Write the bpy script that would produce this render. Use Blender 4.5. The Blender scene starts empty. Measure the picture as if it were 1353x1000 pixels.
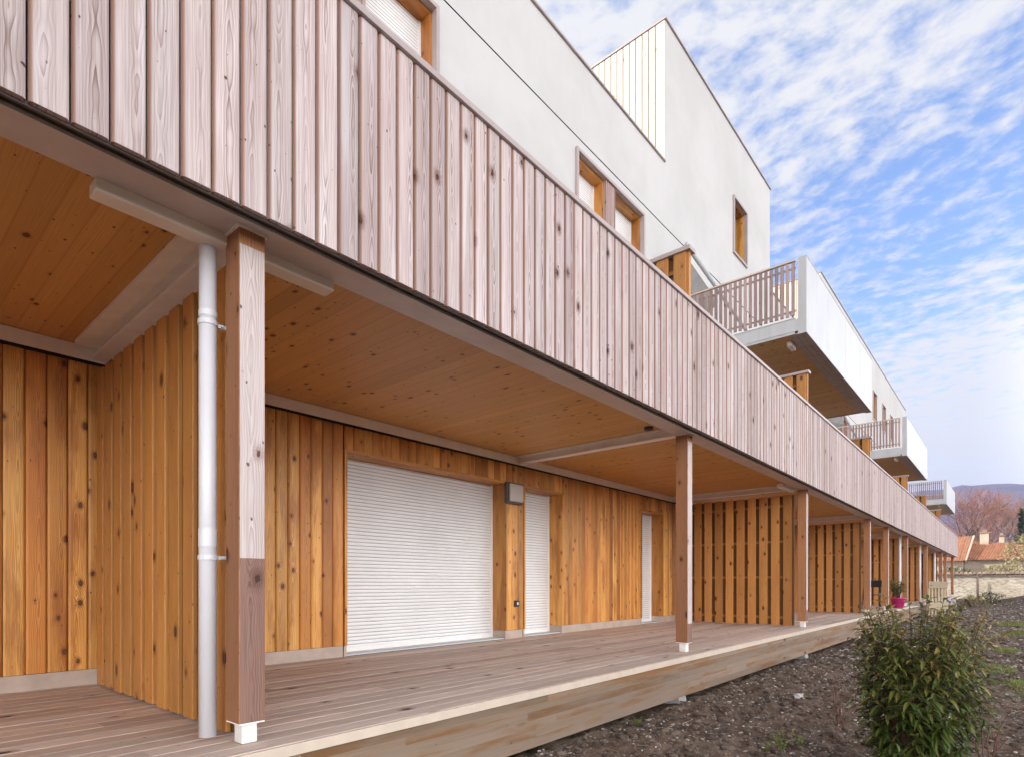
import bpy, math, random
from mathutils import Vector, noise, Matrix
random.seed(7)
R = math.radians
D = bpy.data
SC = bpy.context.scene
COL = SC.collection

# ------------------------------------------------------------------ scene helpers
def tag(o, label=None, cat=None, group=None, kind=None):
    if label: o['label'] = label
    if cat: o['category'] = cat
    if group: o['group'] = group
    if kind: o['kind'] = kind
    return o

def thing(name, loc, label, cat, group=None):
    o = D.objects.new(name, None)
    o.empty_display_size = .2
    COL.objects.link(o)
    o.location = loc
    return tag(o, label, cat, group)

class MB:
    """collects planks, boxes, tubes and loose faces and links them as ONE mesh object"""
    def __init__(s):
        s.v = []; s.f = []; s.uv = []; s.r = []; s.m = []
    def face(s, pts, uvs, rnd=0., mat=0):
        n = len(s.v); s.v += [tuple(p) for p in pts]
        s.f.append(tuple(range(n, n + len(pts)))); s.uv += list(uvs); s.r.append(rnd); s.m.append(mat)
    def prism(s, poly, axis, a0, a1, fn, rnd=None, mat=0, endmat=None):
        """poly: list of (w, t), extruded along 'a'; fn(a, w, t) -> xyz. The grain (uv.y) runs along a."""
        if rnd is None: rnd = random.random()
        n = len(s.v); k = len(poly)
        wc = sum(p[0] for p in poly) / k
        for a in (a0, a1): s.v += [tuple(fn(a, w, t)) for w, t in poly]
        for i in range(k):
            j = (i + 1) % k
            s.f.append((n + i, n + j, n + k + j, n + k + i))
            dw = abs(poly[i][0] - poly[j][0]); dt = abs(poly[i][1] - poly[j][1])
            if dw >= dt * .3:
                u0, u1 = poly[i][0] - wc, poly[j][0] - wc
            else:
                u0, u1 = poly[i][0] - wc + poly[i][1], poly[j][0] - wc + poly[j][1]
            s.uv += [(u0, a0), (u1, a0), (u1, a1), (u0, a1)]
            s.r.append(rnd); s.m.append(mat)
        em = mat if endmat is None else endmat
        s.f.append(tuple(n + i for i in range(k))[::-1]); s.uv += [(p[0] - wc, p[1]) for p in poly][::-1]; s.r.append(rnd); s.m.append(em)
        s.f.append(tuple(n + k + i for i in range(k))); s.uv += [(p[0] - wc, p[1]) for p in poly]; s.r.append(rnd); s.m.append(em)
    def box(s, x0, x1, y0, y1, z0, z1, axis='z', ch=0., rnd=None, mat=0):
        if axis == 'z': A, W, T = (z0, z1), (x0, x1), (y0, y1); fn = lambda a, w, t: (w, t, a)
        elif axis == 'x': A, W, T = (x0, x1), (y0, y1), (z0, z1); fn = lambda a, w, t: (a, w, t)
        else: A, W, T = (y0, y1), (x0, x1), (z0, z1); fn = lambda a, w, t: (w, a, t)
        if axis == 'z' and (y1 - y0) > (x1 - x0):
            W, T = (y0, y1), (x0, x1); fn = lambda a, w, t: (t, w, a)
        if axis == 'x' and (z1 - z0) > (y1 - y0):
            W, T = (z0, z1), (y0, y1); fn = lambda a, w, t: (a, t, w)
        if axis == 'y' and (z1 - z0) > (x1 - x0):
            W, T = (z0, z1), (x0, x1); fn = lambda a, w, t: (t, a, w)
        (w0, w1), (t0, t1) = W, T
        if ch:
            P = [(w0 + ch, t0), (w1 - ch, t0), (w1, t0 + ch), (w1, t1 - ch), (w1 - ch, t1), (w0 + ch, t1), (w0, t1 - ch), (w0, t0 + ch)]
        else:
            P = [(w0, t0), (w1, t0), (w1, t1), (w0, t1)]
        s.prism(P, axis, A[0], A[1], fn, rnd, mat)
    def tube(s, pts, rad, k=8, rnd=0., mat=0, cap=True):
        pts = [Vector(p) for p in pts]
        if not isinstance(rad, (list, tuple)): rad = [rad] * len(pts)
        n0 = len(s.v); ref = None
        for i, p in enumerate(pts):
            d = (pts[min(i + 1, len(pts) - 1)] - pts[max(i - 1, 0)])
            if d.length < 1e-9: d = Vector((0, 0, 1))
            d.normalize()
            if ref is None: ref = d.orthogonal().normalized()
            ref = (ref - d * ref.dot(d))
            ref = ref.normalized() if ref.length > 1e-6 else d.orthogonal().normalized()
            b = d.cross(ref)
            for q in range(k):
                an = 2 * math.pi * q / k
                s.v.append(tuple(p + (ref * math.cos(an) + b * math.sin(an)) * rad[i]))
        L = 0
        for i in range(len(pts) - 1):
            L2 = L + (pts[i + 1] - pts[i]).length
            for q in range(k):
                q2 = (q + 1) % k; a = n0 + i * k
                s.f.append((a + q, a + q2, a + k + q2, a + k + q))
                w = 2 * math.pi * rad[i] / k
                s.uv += [(q * w, L), ((q + 1) * w, L), ((q + 1) * w, L2), (q * w, L2)]
                s.r.append(rnd); s.m.append(mat)
            L = L2
        if cap:
            for a, rev in ((n0, True), (n0 + (len(pts) - 1) * k, False)):
                t = tuple(a + q for q in range(k)); t = t[::-1] if rev else t
                s.f.append(t); s.uv += [(0, 0)] * k; s.r.append(rnd); s.m.append(mat)
    def lathe(s, prof, c, k=20, mat=0, rnd=0.):
        n = len(s.v)
        for r, z in prof:
            for q in range(k):
                a = 2 * math.pi * q / k
                s.v.append((c[0] + r * math.cos(a), c[1] + r * math.sin(a), c[2] + z))
        for i in range(len(prof) - 1):
            for q in range(k):
                q2 = (q + 1) % k; a = n + i * k
                s.f.append((a + q, a + q2, a + k + q2, a + k + q)); s.uv += [(0, 0), (.1, 0), (.1, .1), (0, .1)]
                s.r.append(rnd); s.m.append(mat)
    def build(s, name, mats, parent=None, smooth=False, bevel=0.):
        me = D.meshes.new(name)
        loc = parent_world(parent) if parent else Vector((0, 0, 0))
        me.from_pydata([(v[0] - loc.x, v[1] - loc.y, v[2] - loc.z) for v in s.v], [], s.f)
        uvl = me.uv_layers.new(name='UVMap')
        flat = []
        for a in s.uv: flat += [a[0], a[1]]
        uvl.data.foreach_set('uv', flat)
        at = me.attributes.new('rnd', 'FLOAT', 'FACE'); at.data.foreach_set('value', s.r)
        me.polygons.foreach_set('material_index', s.m)
        for m in (mats if isinstance(mats, (list, tuple)) else [mats]): me.materials.append(m)
        if smooth: me.polygons.foreach_set('use_smooth', [True] * len(me.polygons))
        me.update()
        o = D.objects.new(name, me); COL.objects.link(o)
        if parent: o.parent = parent
        if bevel:
            b = o.modifiers.new('bevel', 'BEVEL'); b.width = bevel; b.segments = 2; b.limit_method = 'ANGLE'; b.harden_normals = False
        return o

def parent_world(p):
    v = Vector((0, 0, 0))
    while p: v += Vector(p.location); p = p.parent
    return v

# ------------------------------------------------------------------ node helpers
class NT:
    def __init__(s, name):
        s.m = D.materials.new(name); s.m.use_nodes = True
        s.t = s.m.node_tree; s.t.nodes.clear()
        s.out = s.n('ShaderNodeOutputMaterial'); s.b = s.n('ShaderNodeBsdfPrincipled')
        s.l(s.b.outputs[0], s.out.inputs[0])
    def n(s, ty): return s.t.nodes.new(ty)
    def l(s, a, b): s.t.links.new(a, b)
    def put(s, sock, v):
        if v is None: return
        if hasattr(v, 'is_output'): s.l(v, sock)
        else:
            if isinstance(v, (tuple, list)) and len(v) == 3 and sock.type == 'RGBA': v = (*v, 1)
            sock.default_value = v
    def math(s, op, a, b=None, c=None, clamp=False):
        x = s.n('ShaderNodeMath'); x.operation = op; x.use_clamp = clamp
        s.put(x.inputs[0], a); s.put(x.inputs[1], b); s.put(x.inputs[2], c); return x.outputs[0]
    def mix(s, f, a, b, bt='MIX'):
        x = s.n('ShaderNodeMix'); x.data_type = 'RGBA'; x.blend_type = bt; x.clamp_factor = True
        s.put(x.inputs[0], f); s.put(x.inputs[6], a); s.put(x.inputs[7], b); return x.outputs[2]
    def comb(s, x, y, z=0.):
        c = s.n('ShaderNodeCombineXYZ'); s.put(c.inputs[0], x); s.put(c.inputs[1], y); s.put(c.inputs[2], z); return c.outputs[0]
    def noise(s, vec, scale=1., detail=2., rough=.5, dist=0.):
        x = s.n('ShaderNodeTexNoise'); s.put(x.inputs['Vector'], vec); x.inputs['Scale'].default_value = scale
        x.inputs['Detail'].default_value = detail; x.inputs['Roughness'].default_value = rough; x.inputs['Distortion'].default_value = dist
        return x.outputs['Fac']
    def vor(s, vec, scale=1., feat='F1', dim='2D'):
        x = s.n('ShaderNodeTexVoronoi'); x.voronoi_dimensions = dim; x.feature = feat
        s.put(x.inputs['Vector'], vec); x.inputs['Scale'].default_value = scale
        return x.outputs['Distance'], x.outputs['Color']
    def step(s, v, a, b, lo=0., hi=1.):
        x = s.n('ShaderNodeMapRange'); x.interpolation_type = 'SMOOTHSTEP'
        s.put(x.inputs[0], v)
        for i, q in ((1, a), (2, b), (3, lo), (4, hi)): s.put(x.inputs[i], q)
        return x.outputs[0]
    def sep(s, v):
        x = s.n('ShaderNodeSeparateXYZ'); s.l(v, x.inputs[0]); return x.outputs
    def uv(s):
        x = s.n('ShaderNodeUVMap'); x.uv_map = 'UVMap'; return x.outputs[0]
    def obj(s): return s.n('ShaderNodeTexCoord').outputs['Object']
    def pos(s): return s.n('ShaderNodeNewGeometry').outputs['Position']
    def rnd(s):
        x = s.n('ShaderNodeAttribute'); x.attribute_name = 'rnd'; return x.outputs['Fac']
    def bump(s, h, strength=.3, dist=.005):
        x = s.n('ShaderNodeBump'); x.inputs['Strength'].default_value = strength; x.inputs['Distance'].default_value = dist
        s.l(h, x.inputs['Height']); s.l(x.outputs[0], s.b.inputs['Normal'])
    def fin(s, col=None, rough=.6, spec=.4, metal=0.):
        s.put(s.b.inputs['Base Color'], col); s.put(s.b.inputs['Roughness'], rough)
        s.b.inputs['Specular IOR Level'].default_value = spec; s.b.inputs['Metallic'].default_value = metal
        return s.m

def wood(name, light, mid, dark, knot, ring=7., amp=3.5, line=.5, streak=.6, tint=None, tintv=.5, bvar=.25,
         kscale=4.2, kr=.075, pins=0., pint=.5, pinr=.085, rough=.62, spec=.3, blotch=None, bscale=1.6, bl=.6, bumpk=.25, ringfade=0., edge=None):
    t = NT(name)
    u, v, _ = t.sep(t.uv()); r = t.rnd()
    vv = t.math('ADD', v, t.math('MULTIPLY', r, 53.7))
    r2 = t.math('FRACT', t.math('MULTIPLY', r, 7.13)); r3 = t.math('FRACT', t.math('MULTIPLY', r, 3.71)); r4 = t.math('FRACT', t.math('MULTIPLY', r, 11.9))
    n1 = t.noise(t.comb(t.math('MULTIPLY', u, 4.), t.math('MULTIPLY', vv, 1.5), t.math('MULTIPLY', r, 10.)), 1., 3., .55)
    du = t.math('ABSOLUTE', t.math('SUBTRACT', u, t.math('MULTIPLY', t.math('SUBTRACT', r2, .5), .05)))
    # knots
    kd, kc = t.vor(t.comb(t.math('ADD', u, t.math('MULTIPLY', r, 31.)), t.math('MULTIPLY', vv, .62)), kscale)
    kcs = t.sep(kc); ks = t.math('MULTIPLY', t.math('POWER', kcs[0], 1.5), t.step(kcs[1], .32, .37))
    krad = t.math('MULTIPLY', ks, kr)
    wob = t.math('MULTIPLY', t.math('SUBTRACT', t.noise(t.comb(t.math('MULTIPLY', u, 60.), t.math('MULTIPLY', vv, 60.)), 1., 2.), .5), .075)
    kdd = t.math('ADD', kd, wob)
    kmask = t.step(t.math('SUBTRACT', kdd, krad), .0, .022, 1., 0.)
    kin = t.step(t.math('SUBTRACT', kdd, krad), -.04, .0, .75, 1.)
    kinf = t.math('MULTIPLY', t.step(kdd, 0., .3, 1., 0.), ks)
    # nested growth-ring arches down the middle of the plank, straight lines at its edges
    h = t.math('ADD', t.math('MULTIPLY', t.math('POWER', t.math('DIVIDE', du, .06), 1.4), ring),
               t.math('ADD', t.math('MULTIPLY', n1, amp * 2), t.math('MULTIPLY', kinf, 3.)))
    fr = t.math('FRACT', h)
    ln = t.math('MULTIPLY', t.math('POWER', fr, 2.2), t.step(fr, .9, 1., 1., 0.))
    ln = t.math('MULTIPLY', ln, t.step(t.noise(t.comb(t.math('MULTIPLY', u, 9.), t.math('MULTIPLY', vv, .9), r), 1., 1.), .3, .65, .35, 1.))
    if ringfade: ln = t.math('MULTIPLY', ln, t.step(du, 0., ringfade, 1., .25))
    st = t.noise(t.comb(t.math('MULTIPLY', u, 150.), t.math('MULTIPLY', vv, 2.2), t.math('MULTIPLY', r, 9.)), 1., 3., .6)
    st = t.step(st, .3, .7)
    c = t.mix(t.math('MULTIPLY', st, streak), light, mid)
    if tint: c = t.mix(t.math('MULTIPLY', t.math('ADD', t.math('MULTIPLY', r3, .6), t.math('MULTIPLY', n1, .5)), tintv), c, tint)
    if blotch:
        bn = t.noise(t.comb(t.math('MULTIPLY', u, 7.), t.math('MULTIPLY', vv, bscale), t.math('MULTIPLY', r, 4.)), 1., 4., .62)
        c = t.mix(t.math('MULTIPLY', t.step(bn, .47, .66), bl), c, blotch)
    c = t.mix(t.math('MULTIPLY', ln, line), c, dark)
    if edge:
        c = t.mix(t.step(t.math('ABSOLUTE', u), edge[0], edge[0] + .012, 0., edge[2]), c, edge[1])
    halo = t.math('MULTIPLY', t.step(t.math('SUBTRACT', kdd, krad), .0, .13, .7, 0.), t.step(ks, .1, .4))
    c = t.mix(halo, c, dark)
    c = t.mix(t.math('MULTIPLY', t.math('MULTIPLY', kmask, kin), t.step(ks, .1, .25)), c, knot)
    if pins:
        pw = t.math('MULTIPLY', t.math('SUBTRACT', n1, .5), .12)
        pd, pc = t.vor(t.comb(t.math('ADD', t.math('ADD', u, pw), t.math('MULTIPLY', r, 17.)), t.math('MULTIPLY', vv, .7)), 11.)
        pcs = t.sep(pc); pr = t.math('ADD', pinr * .12, t.math('MULTIPLY', t.math('POWER', pcs[2], 3.), pinr * .75))
        pm = t.math('MULTIPLY', t.step(t.math('SUBTRACT', t.math('ADD', pd, t.math('MULTIPLY', wob, .45)), pr), -.015, .016, 1., 0.), t.step(pcs[1], pint, pint + .05))
        c = t.mix(t.math('MULTIPLY', pm, pins), c, knot)
    g = t.math('ADD', 1 - bvar / 2, t.math('MULTIPLY', r4, bvar))
    c = t.mix(1., c, t.comb(g, g, g), 'MULTIPLY')
    if bumpk: t.bump(t.math('SUBTRACT', t.math('MULTIPLY', st, .5), t.math('ADD', t.math('MULTIPLY', ln, .5), kmask)), bumpk, .002)
    return t.fin(c, rough, spec)

def plain(name, col, rough=.5, spec=.4, metal=0., var=.06, scale=3., bump=0., bscale=200., streaks=0.):
    t = NT(name)
    p = t.pos()
    n = t.noise(p, scale, 4., .6)
    if streaks:
        x, y, z = t.sep(p)
        n2 = t.noise(t.comb(t.math('MULTIPLY', t.math('ADD', x, y), 9.), 0., t.math('MULTIPLY', z, .5)), 1., 4., .6)
        n = t.math('ADD', t.math('MULTIPLY', n, 1 - streaks), t.math('MULTIPLY', n2, streaks))
    a = tuple(max(0, q * (1 - var * 2.2)) for q in col); b = tuple(min(1, q * (1 + var * 1.6)) for q in col)
    c = t.mix(t.step(n, .25, .75), a, b)
    if bump: t.bump(t.noise(p, bscale, 3., .6), bump, .004)
    return t.fin(c, rough, spec, metal)

# ------------------------------------------------------------------ materials
W_PARAPET = wood('weathered_larch', (.70, .62, .61), (.41, .318, .30), (.12, .045, .02), (.075, .030, .020), ring=5.5, amp=5., line=.95,
                 streak=.8, tint=(.37, .285, .27), tintv=.7, bvar=.26, kscale=3.4, kr=.046, blotch=(.73, .675, .69), bscale=.55, bl=.55, pins=.9, pint=.5, pinr=.07, rough=.75, spec=.15, ringfade=.04,
                 edge=(.047, (.25, .125, .08), .9), bumpk=.4)
W_HONEY = wood('honey_stained_pine', (.92, .535, .150), (.68, .32, .064), (.21, .06, .010), (.060, .015, .006), ring=6., amp=4.2, line=.95,
               streak=.85, tint=(.46, .155, .022), tintv=1., bvar=.5, kscale=5.6, kr=.085, pins=.85, pint=.62, pinr=.08, rough=.42, spec=.45, blotch=(.36, .120, .018), bscale=1.1, bl=.8, bumpk=.3)
W_SCREEN = wood('brown_stained_pine', (.70, .34, .095), (.45, .19, .042), (.16, .048, .010), (.05, .015, .006), ring=6., amp=4., line=.7,
                streak=.7, tint=(.38, .150, .036), tintv=.8, bvar=.36, kscale=4.8, kr=.085, pins=.9, pint=.35, pinr=.095, rough=.48, spec=.4, bumpk=.3)
W_CEIL = wood('laminated_spruce_ceiling', (.75, .425, .152), (.63, .335, .105), (.38, .165, .042), (.040, .016, .008), ring=5., amp=2.6, line=.4,
              streak=.6, tint=(.46, .225, .068), tintv=.45, bvar=.1, kscale=6.2, kr=.09, pins=.95, pint=.2, pinr=.085, rough=.5, spec=.35, edge=(.053, (.36, .14, .03), .45), bumpk=.1)
W_DECK = wood('greyed_deck_boards', (.76, .645, .565), (.54, .425, .36), (.18, .105, .085), (.055, .030, .022), ring=4.5, amp=3., line=.55,
              streak=.9, tint=(.46, .325, .25), tintv=.9, bvar=.36, kscale=3.4, kr=.06, pins=.7, rough=.68, spec=.3, bumpk=.5)
W_FASCIA = wood('weathered_glulam', (.285, .200, .130), (.185, .120, .070), (.085, .043, .020), (.07, .035, .02), ring=4., amp=3.4, line=.5,
                streak=.8, tint=(.245, .190, .150), tintv=1., bvar=.36, kscale=2.6, kr=.045, pins=.4, rough=.7, spec=.25,
                blotch=(.215, .098, .030), bscale=.8, bl=.85, bumpk=.4)
W_POST = wood('reddish_post_timber', (.52, .255, .11), (.36, .155, .065), (.16, .055, .02), (.05, .018, .01), ring=5., amp=3.8, line=.75,
              streak=.8, tint=(.30, .135, .07), tintv=.8, bvar=.2, kscale=4.6, kr=.08, pins=.8, pint=.3, pinr=.095, rough=.6, spec=.3, bumpk=.4)
W_POSTGREY = wood('silvered_post_timber', (.68, .61, .59), (.46, .385, .365), (.28, .19, .155), (.10, .05, .035), ring=4.5, amp=5., line=.85,
                  streak=.85, tint=(.52, .42, .40), tintv=.45, bvar=.1, kscale=3.6, kr=.055, pins=.85, rough=.75, spec=.2, bumpk=.4)
W_POSTWET = wood('damp_post_timber', (.33, .195, .15), (.215, .115, .085), (.10, .04, .028), (.05, .02, .015), ring=5.5, amp=4.6, line=.85,
                 streak=.85, tint=(.19, .11, .09), tintv=.6, bvar=.1, kscale=3., kr=.03, rough=.6, spec=.3, bumpk=.4)
W_SLAT = wood('pinkish_grey_slats', (.50, .385, .355), (.35, .245, .22), (.2, .11, .085), (.08, .035, .025), ring=4., amp=3., line=.5,
              streak=.7, tint=(.29, .19, .175), tintv=.8, bvar=.4, kscale=4., kr=.05, pins=.3, rough=.7, spec=.2)
W_PALE = wood('pale_larch', (.80, .74, .65), (.74, .66, .55), (.60, .40, .26), (.3, .14, .07), ring=4., amp=3., line=.4, streak=.5,
              tint=(.70, .61, .49), tintv=.4, bvar=.12, kscale=3., kr=.045, pins=.5, rough=.65, spec=.25)
W_GREYPALLET = wood('bleached_pallet_boards', (.40, .32, .21), (.30, .23, .145), (.18, .12, .075), (.1, .06, .04), rough=.8, bvar=.3)

def stucco():
    t = NT('white_render')
    p = t.pos(); x, y, z = t.sep(p)
    n = t.noise(p, .7, 5., .6); n2 = t.noise(p, 26., 3., .6)
    st = t.noise(t.comb(t.math('MULTIPLY', t.math('ADD', x, y), 2.6), 0., t.math('MULTIPLY', z, .22)), 1., 4., .65)
    c = t.mix(t.step(n, .3, .7), (.53, .518, .505), (.595, .582, .57))
    c = t.mix(t.math('MULTIPLY', t.step(st, .46, .75), .28), c, (.52, .50, .49))
    c = t.mix(t.math('MULTIPLY', t.step(n2, .35, .7), .16), c, (.53, .52, .51))
    t.bump(t.math('ADD', t.noise(p, 190., 3., .7), t.math('MULTIPLY', n2, .7)), .35, .006)
    return t.fin(c, .85, .2)
M_RENDER = stucco()
M_WHITEMETAL = plain('cream_white_steel', (.88, .84, .80), .42, .45, 0., .04, 5., streaks=.5)
M_MAUVE = plain('mauve_painted_steel', (.42, .345, .33), .42, .45, 0., .05, 4., streaks=.4)
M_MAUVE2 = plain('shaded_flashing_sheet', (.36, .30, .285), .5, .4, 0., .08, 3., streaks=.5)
M_BEAM = plain('pale_mauve_beam_paint', (.66, .575, .55), .4, .45, 0., .05, 4., streaks=.4)
M_MAUVEDK = plain('dark_drip_flashing', (.10, .08, .075), .5, .4)
M_BEIGE = plain('beige_coated_sheet', (.62, .51, .41), .5, .35, 0., .05, 6., streaks=.3)
M_PLINTH = plain('beige_plinth_sheet', (.47, .375, .31), .55, .35, 0., .07, 5.)
M_PVC = plain('grey_white_pvc', (.72, .725, .765), .35, .5, 0., .03, 4., streaks=.5)
M_LAMP = plain('cream_lamp_plastic', (.88, .84, .77), .35, .5, 0., .03)
M_FOOT = plain('white_post_foot_steel', (.80, .79, .77), .45, .4, 0., .05, 14.)
M_PANEL = plain('pale_grey_panel', (.53, .535, .55), .45, .4, 0., .04, 1.5, streaks=.6)
M_PANELDK = plain('grey_sheet_metal', (.50, .50, .515), .45, .4, 0., .05, 2., streaks=.5)
M_DARK = plain('dark_gap_and_shade', (.03, .022, .018), .9, .1)
M_BLACK = plain('black_plastic', (.02, .02, .022), .4, .5)
M_CONC = plain('pale_concrete', (.42, .40, .38), .85, .2, 0., .12, 12., .4, 60.)
M_AWN = plain('grey_awning_fabric', (.34, .33, .31), .85, .15, 0., .06)
M_RAIL = plain('stained_rail_timber', (.30, .145, .055), .65, .25, 0., .12, 9.)
M_SCREENSHADE = plain('stained_dark_frame', (.15, .068, .024), .7, .2)
def shutter_mat(pitch):
    t = NT('white_shutter_slats'); p = t.pos(); n = t.noise(p, 2., 4., .6)
    c = t.mix(t.step(n, .3, .7), (.76, .755, .75), (.83, .825, .82))
    return t.fin(c, .38, .5)
M_SHUT = shutter_mat(.04)
M_JOINTSHADE = plain('slat_joint_shade', (.50, .49, .48), .5, .3)  # shade between the slats, painted as a greyer colour on the joint faces

# ------------------------------------------------------------------ layout numbers (metres; x along the facade, y into the building)
XA, XB = -6.0, 46.5              # modelled stretch of the gallery
YE, YP, YW = 2.68, 2.80, 5.40    # deck edge, front of posts, wall face
ZC = 2.60                        # gallery ceiling
POSTS = [(-3.80), 1.252, 6.32, 11.36, 17.55, 20.5, 24.75, 31.0, 38.2, 41.0, 46.2]
SCREENS = [1.30, 11.40, 17.62, 24.80, 31.05, 38.25]

bld = thing('apartment_building', (0, YW, 0), 'long white rendered apartment building with timber clad gallery and balconies', 'building')

def holes_wall(mb, x0, x1, z0, z1, y, holes, mat=0):
    """a flat wall face at y with rectangular holes (hx0,hx1,hz0,hz1)"""
    xs = sorted({x0, x1, *[h[0] for h in holes], *[h[1] for h in holes]})
    for a, b in zip(xs[:-1], xs[1:]):
        hs = sorted([(h[2], h[3]) for h in holes if h[0] < (a + b) / 2 < h[1]])
        z = z0
        for c, d in hs + [(z1, z1)]:
            if c > z: mb.face([(a, y, z), (b, y, z), (b, y, c), (a, y, c)], [(a, z), (b, z), (b, c), (a, c)], 0, mat)
            z = max(z, d)

# --- upper facade
T1, T2, ZR, ZT = (11.1, 17.9), (23.9, 46.5), 9.41, 12.36
def double_win(x): return (x, x + 2.31)
UPW = [(-9.2, -6.9), (-3.6, -1.3), (2.54, 4.85), (7.85, 10.16), (19.0, 21.3), (26.5, 28.8), (32.0, 34.3)]
TALL = [(14.95, 15.86, 9.27, 10.64), (34.6, 35.6, 9.27, 10.64), (37.4, 38.4, 9.27, 10.64), (40.2, 41.2, 9.27, 10.64), (28.5, 29.4, 9.27, 10.64)]
holes = [(a + .05, b - .05, 5.72, 7.85) for a, b in UPW] + TALL
GROOVE = 8.10
mb = MB()
X0, X1, YB = -14.0, 46.5, 17.5
def front(xa, xb, za, zb):
    hh = [h for h in holes if h[0] < xb and h[1] > xa and h[2] < zb and h[3] > za]
    holes_wall(mb, xa, xb, za, zb, YW, hh)
front(X0, X1, 2.9, GROOVE - .012); front(X0, T1[0], GROOVE + .012, ZR)
for a, b in ((T1[0], T1[1]), (T2[0], T2[1])):
    front(a, b, GROOVE + .012, ZT)
front(T1[1], T2[0], GROOVE + .012, ZR)
# groove: a recessed shadow gap right along the facade
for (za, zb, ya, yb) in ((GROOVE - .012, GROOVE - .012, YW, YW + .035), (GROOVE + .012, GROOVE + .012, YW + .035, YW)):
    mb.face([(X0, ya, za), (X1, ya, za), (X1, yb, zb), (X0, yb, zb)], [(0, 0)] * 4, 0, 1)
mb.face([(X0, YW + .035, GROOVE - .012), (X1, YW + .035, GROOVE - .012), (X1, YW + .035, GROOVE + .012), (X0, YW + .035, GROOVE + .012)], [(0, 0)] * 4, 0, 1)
def q(*p): mb.face(p, [(0, 0)] * 4, 0, 0)
q((X0, YW, 0), (X0, YB, 0), (X0, YB, ZR), (X0, YW, ZR)); q((X1, YW, 0), (X1, YB, 0), (X1, YB, ZT), (X1, YW, ZT))
q((X0, YB, 0), (X1, YB, 0), (X1, YB, ZR), (X0, YB, ZR))
for a, b in ((X0, T1[0]), (T1[1], T2[0])): q((a, YW + .3, ZR - .15), (b, YW + .3, ZR - .15), (b, YB, ZR - .15), (a, YB, ZR - .15))
for a, b in ((X0, T1[0]), (T1[1], T2[0])): q((a, YW + .3, ZR - .15), (b, YW + .3, ZR - .15), (b, YW + .3, ZR), (a, YW + .3, ZR)); q((a, YW, ZR), (b, YW, ZR), (b, YW + .3, ZR), (a, YW + .3, ZR))
for a, b in (T1, T2):
    q((a, YW, ZT), (b, YW, ZT), (b, YB - 1, ZT), (a, YB - 1, ZT)); q((a, YB - 1, ZR - .2), (b, YB - 1, ZR - .2), (b, YB - 1, ZT), (a, YB - 1, ZT))
    q((a, YW, ZR - .2), (a, YB - 1, ZR - .2), (a, YB - 1, ZT), (a, YW, ZT)); q((b, YW, ZR - .2), (b, YB - 1, ZR - .2), (b, YB - 1, ZT), (b, YW, ZT))
mb.build('facade_wall', [M_RENDER, M_DARK], bld)
# copings
mb = MB()
for a, b, z, ye in ((X0, T1[0] - .03, ZR, YW + .34), (T1[0] - .04, T1[1] + .03, ZT, YW + .3), (T1[1] + .03, T2[0] - .04, ZR, YW + .34), (T2[0] - .04, T2[1] + .04, ZT, YW + .3)):
    mb.box(a, b, YW - .035, ye, z + .002, z + .035, 'x')
for a in (T1[0], T2[0]): mb.box(a - .045, a + .25, YW + .302, YB - 1, ZT + .002, ZT + .035, 'y')
mb.build('roof_coping', M_MAUVE, bld)
# timber boarding on the tower side
for tx in (T1[0], T2[0]):
    mb = MB(); y = YW + .07
    while y < YB - 1.2:
        mb.prism([(y, 0), (y + .130, 0), (y + .130, .018), (y + .122, .024), (y + .008, .024), (y, .018)], 'z', ZR - .15, ZT - .02,
                 lambda a, w, t, tx=tx: (tx - .004 - t, w, a)); y += .152
    mb.box(tx - .03, tx - .002, YW + .004, YW + .062, ZR - .15, ZT - .02, 'z')
    mb.build('tower_cladding', W_PALE, bld)
    mb = MB(); mb.box(tx - .0035, tx - .0008, YW + .065, YB - 1.2, ZR - .15, ZT - .02, 'z'); mb.build('tower_batten_board', M_SCREENSHADE, bld)

# --- upper windows
def ribs(mb, x0, x1, y, z0, z1, n):
    p = (x1 - x0) / n
    for i in range(n): mb.box(x0 + i * p + .006, x0 + (i + 1) * p - .006, y, y + .03, z0, z1, 'z', .004)
    mb.box(x0, x1, y + .03, y + .06, z0, z1, 'z')
def slats(mb, x0, x1, y, z0, z1, pitch=.042):
    """interlocking roller-shutter slats: a stack of shallow curved profiles"""
    z = z0
    prof = []
    while z < z1 - 1e-4:
        h = min(pitch, z1 - z)
        prof += [(z, 0.006), (z + h * .12, .001), (z + h * .35, -.0015), (z + h * .65, -.0015), (z + h * .9, .001), (z + h * .985, .006)]; z += h
    for i, ((za, ta), (zb, tb)) in enumerate(zip(prof[:-1], prof[1:])):
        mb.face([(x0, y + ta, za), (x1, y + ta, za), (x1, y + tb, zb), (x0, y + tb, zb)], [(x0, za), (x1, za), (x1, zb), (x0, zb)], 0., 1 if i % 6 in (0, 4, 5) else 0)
def reveal(mb, x0, x1, z0, z1, y0, y1, th=.03, sill=True):
    mb.box(x0, x0 + th, y0, y1, z0, z1 - th, 'z'); mb.box(x1 - th, x1, y0, y1, z0, z1 - th, 'z')
    mb.box(x0, x1, y0, y1, z1 - th, z1, 'x')
    if sill: mb.box(x0 + th, x1 - th, y0, y1, z0, z0 + th, 'x')
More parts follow.
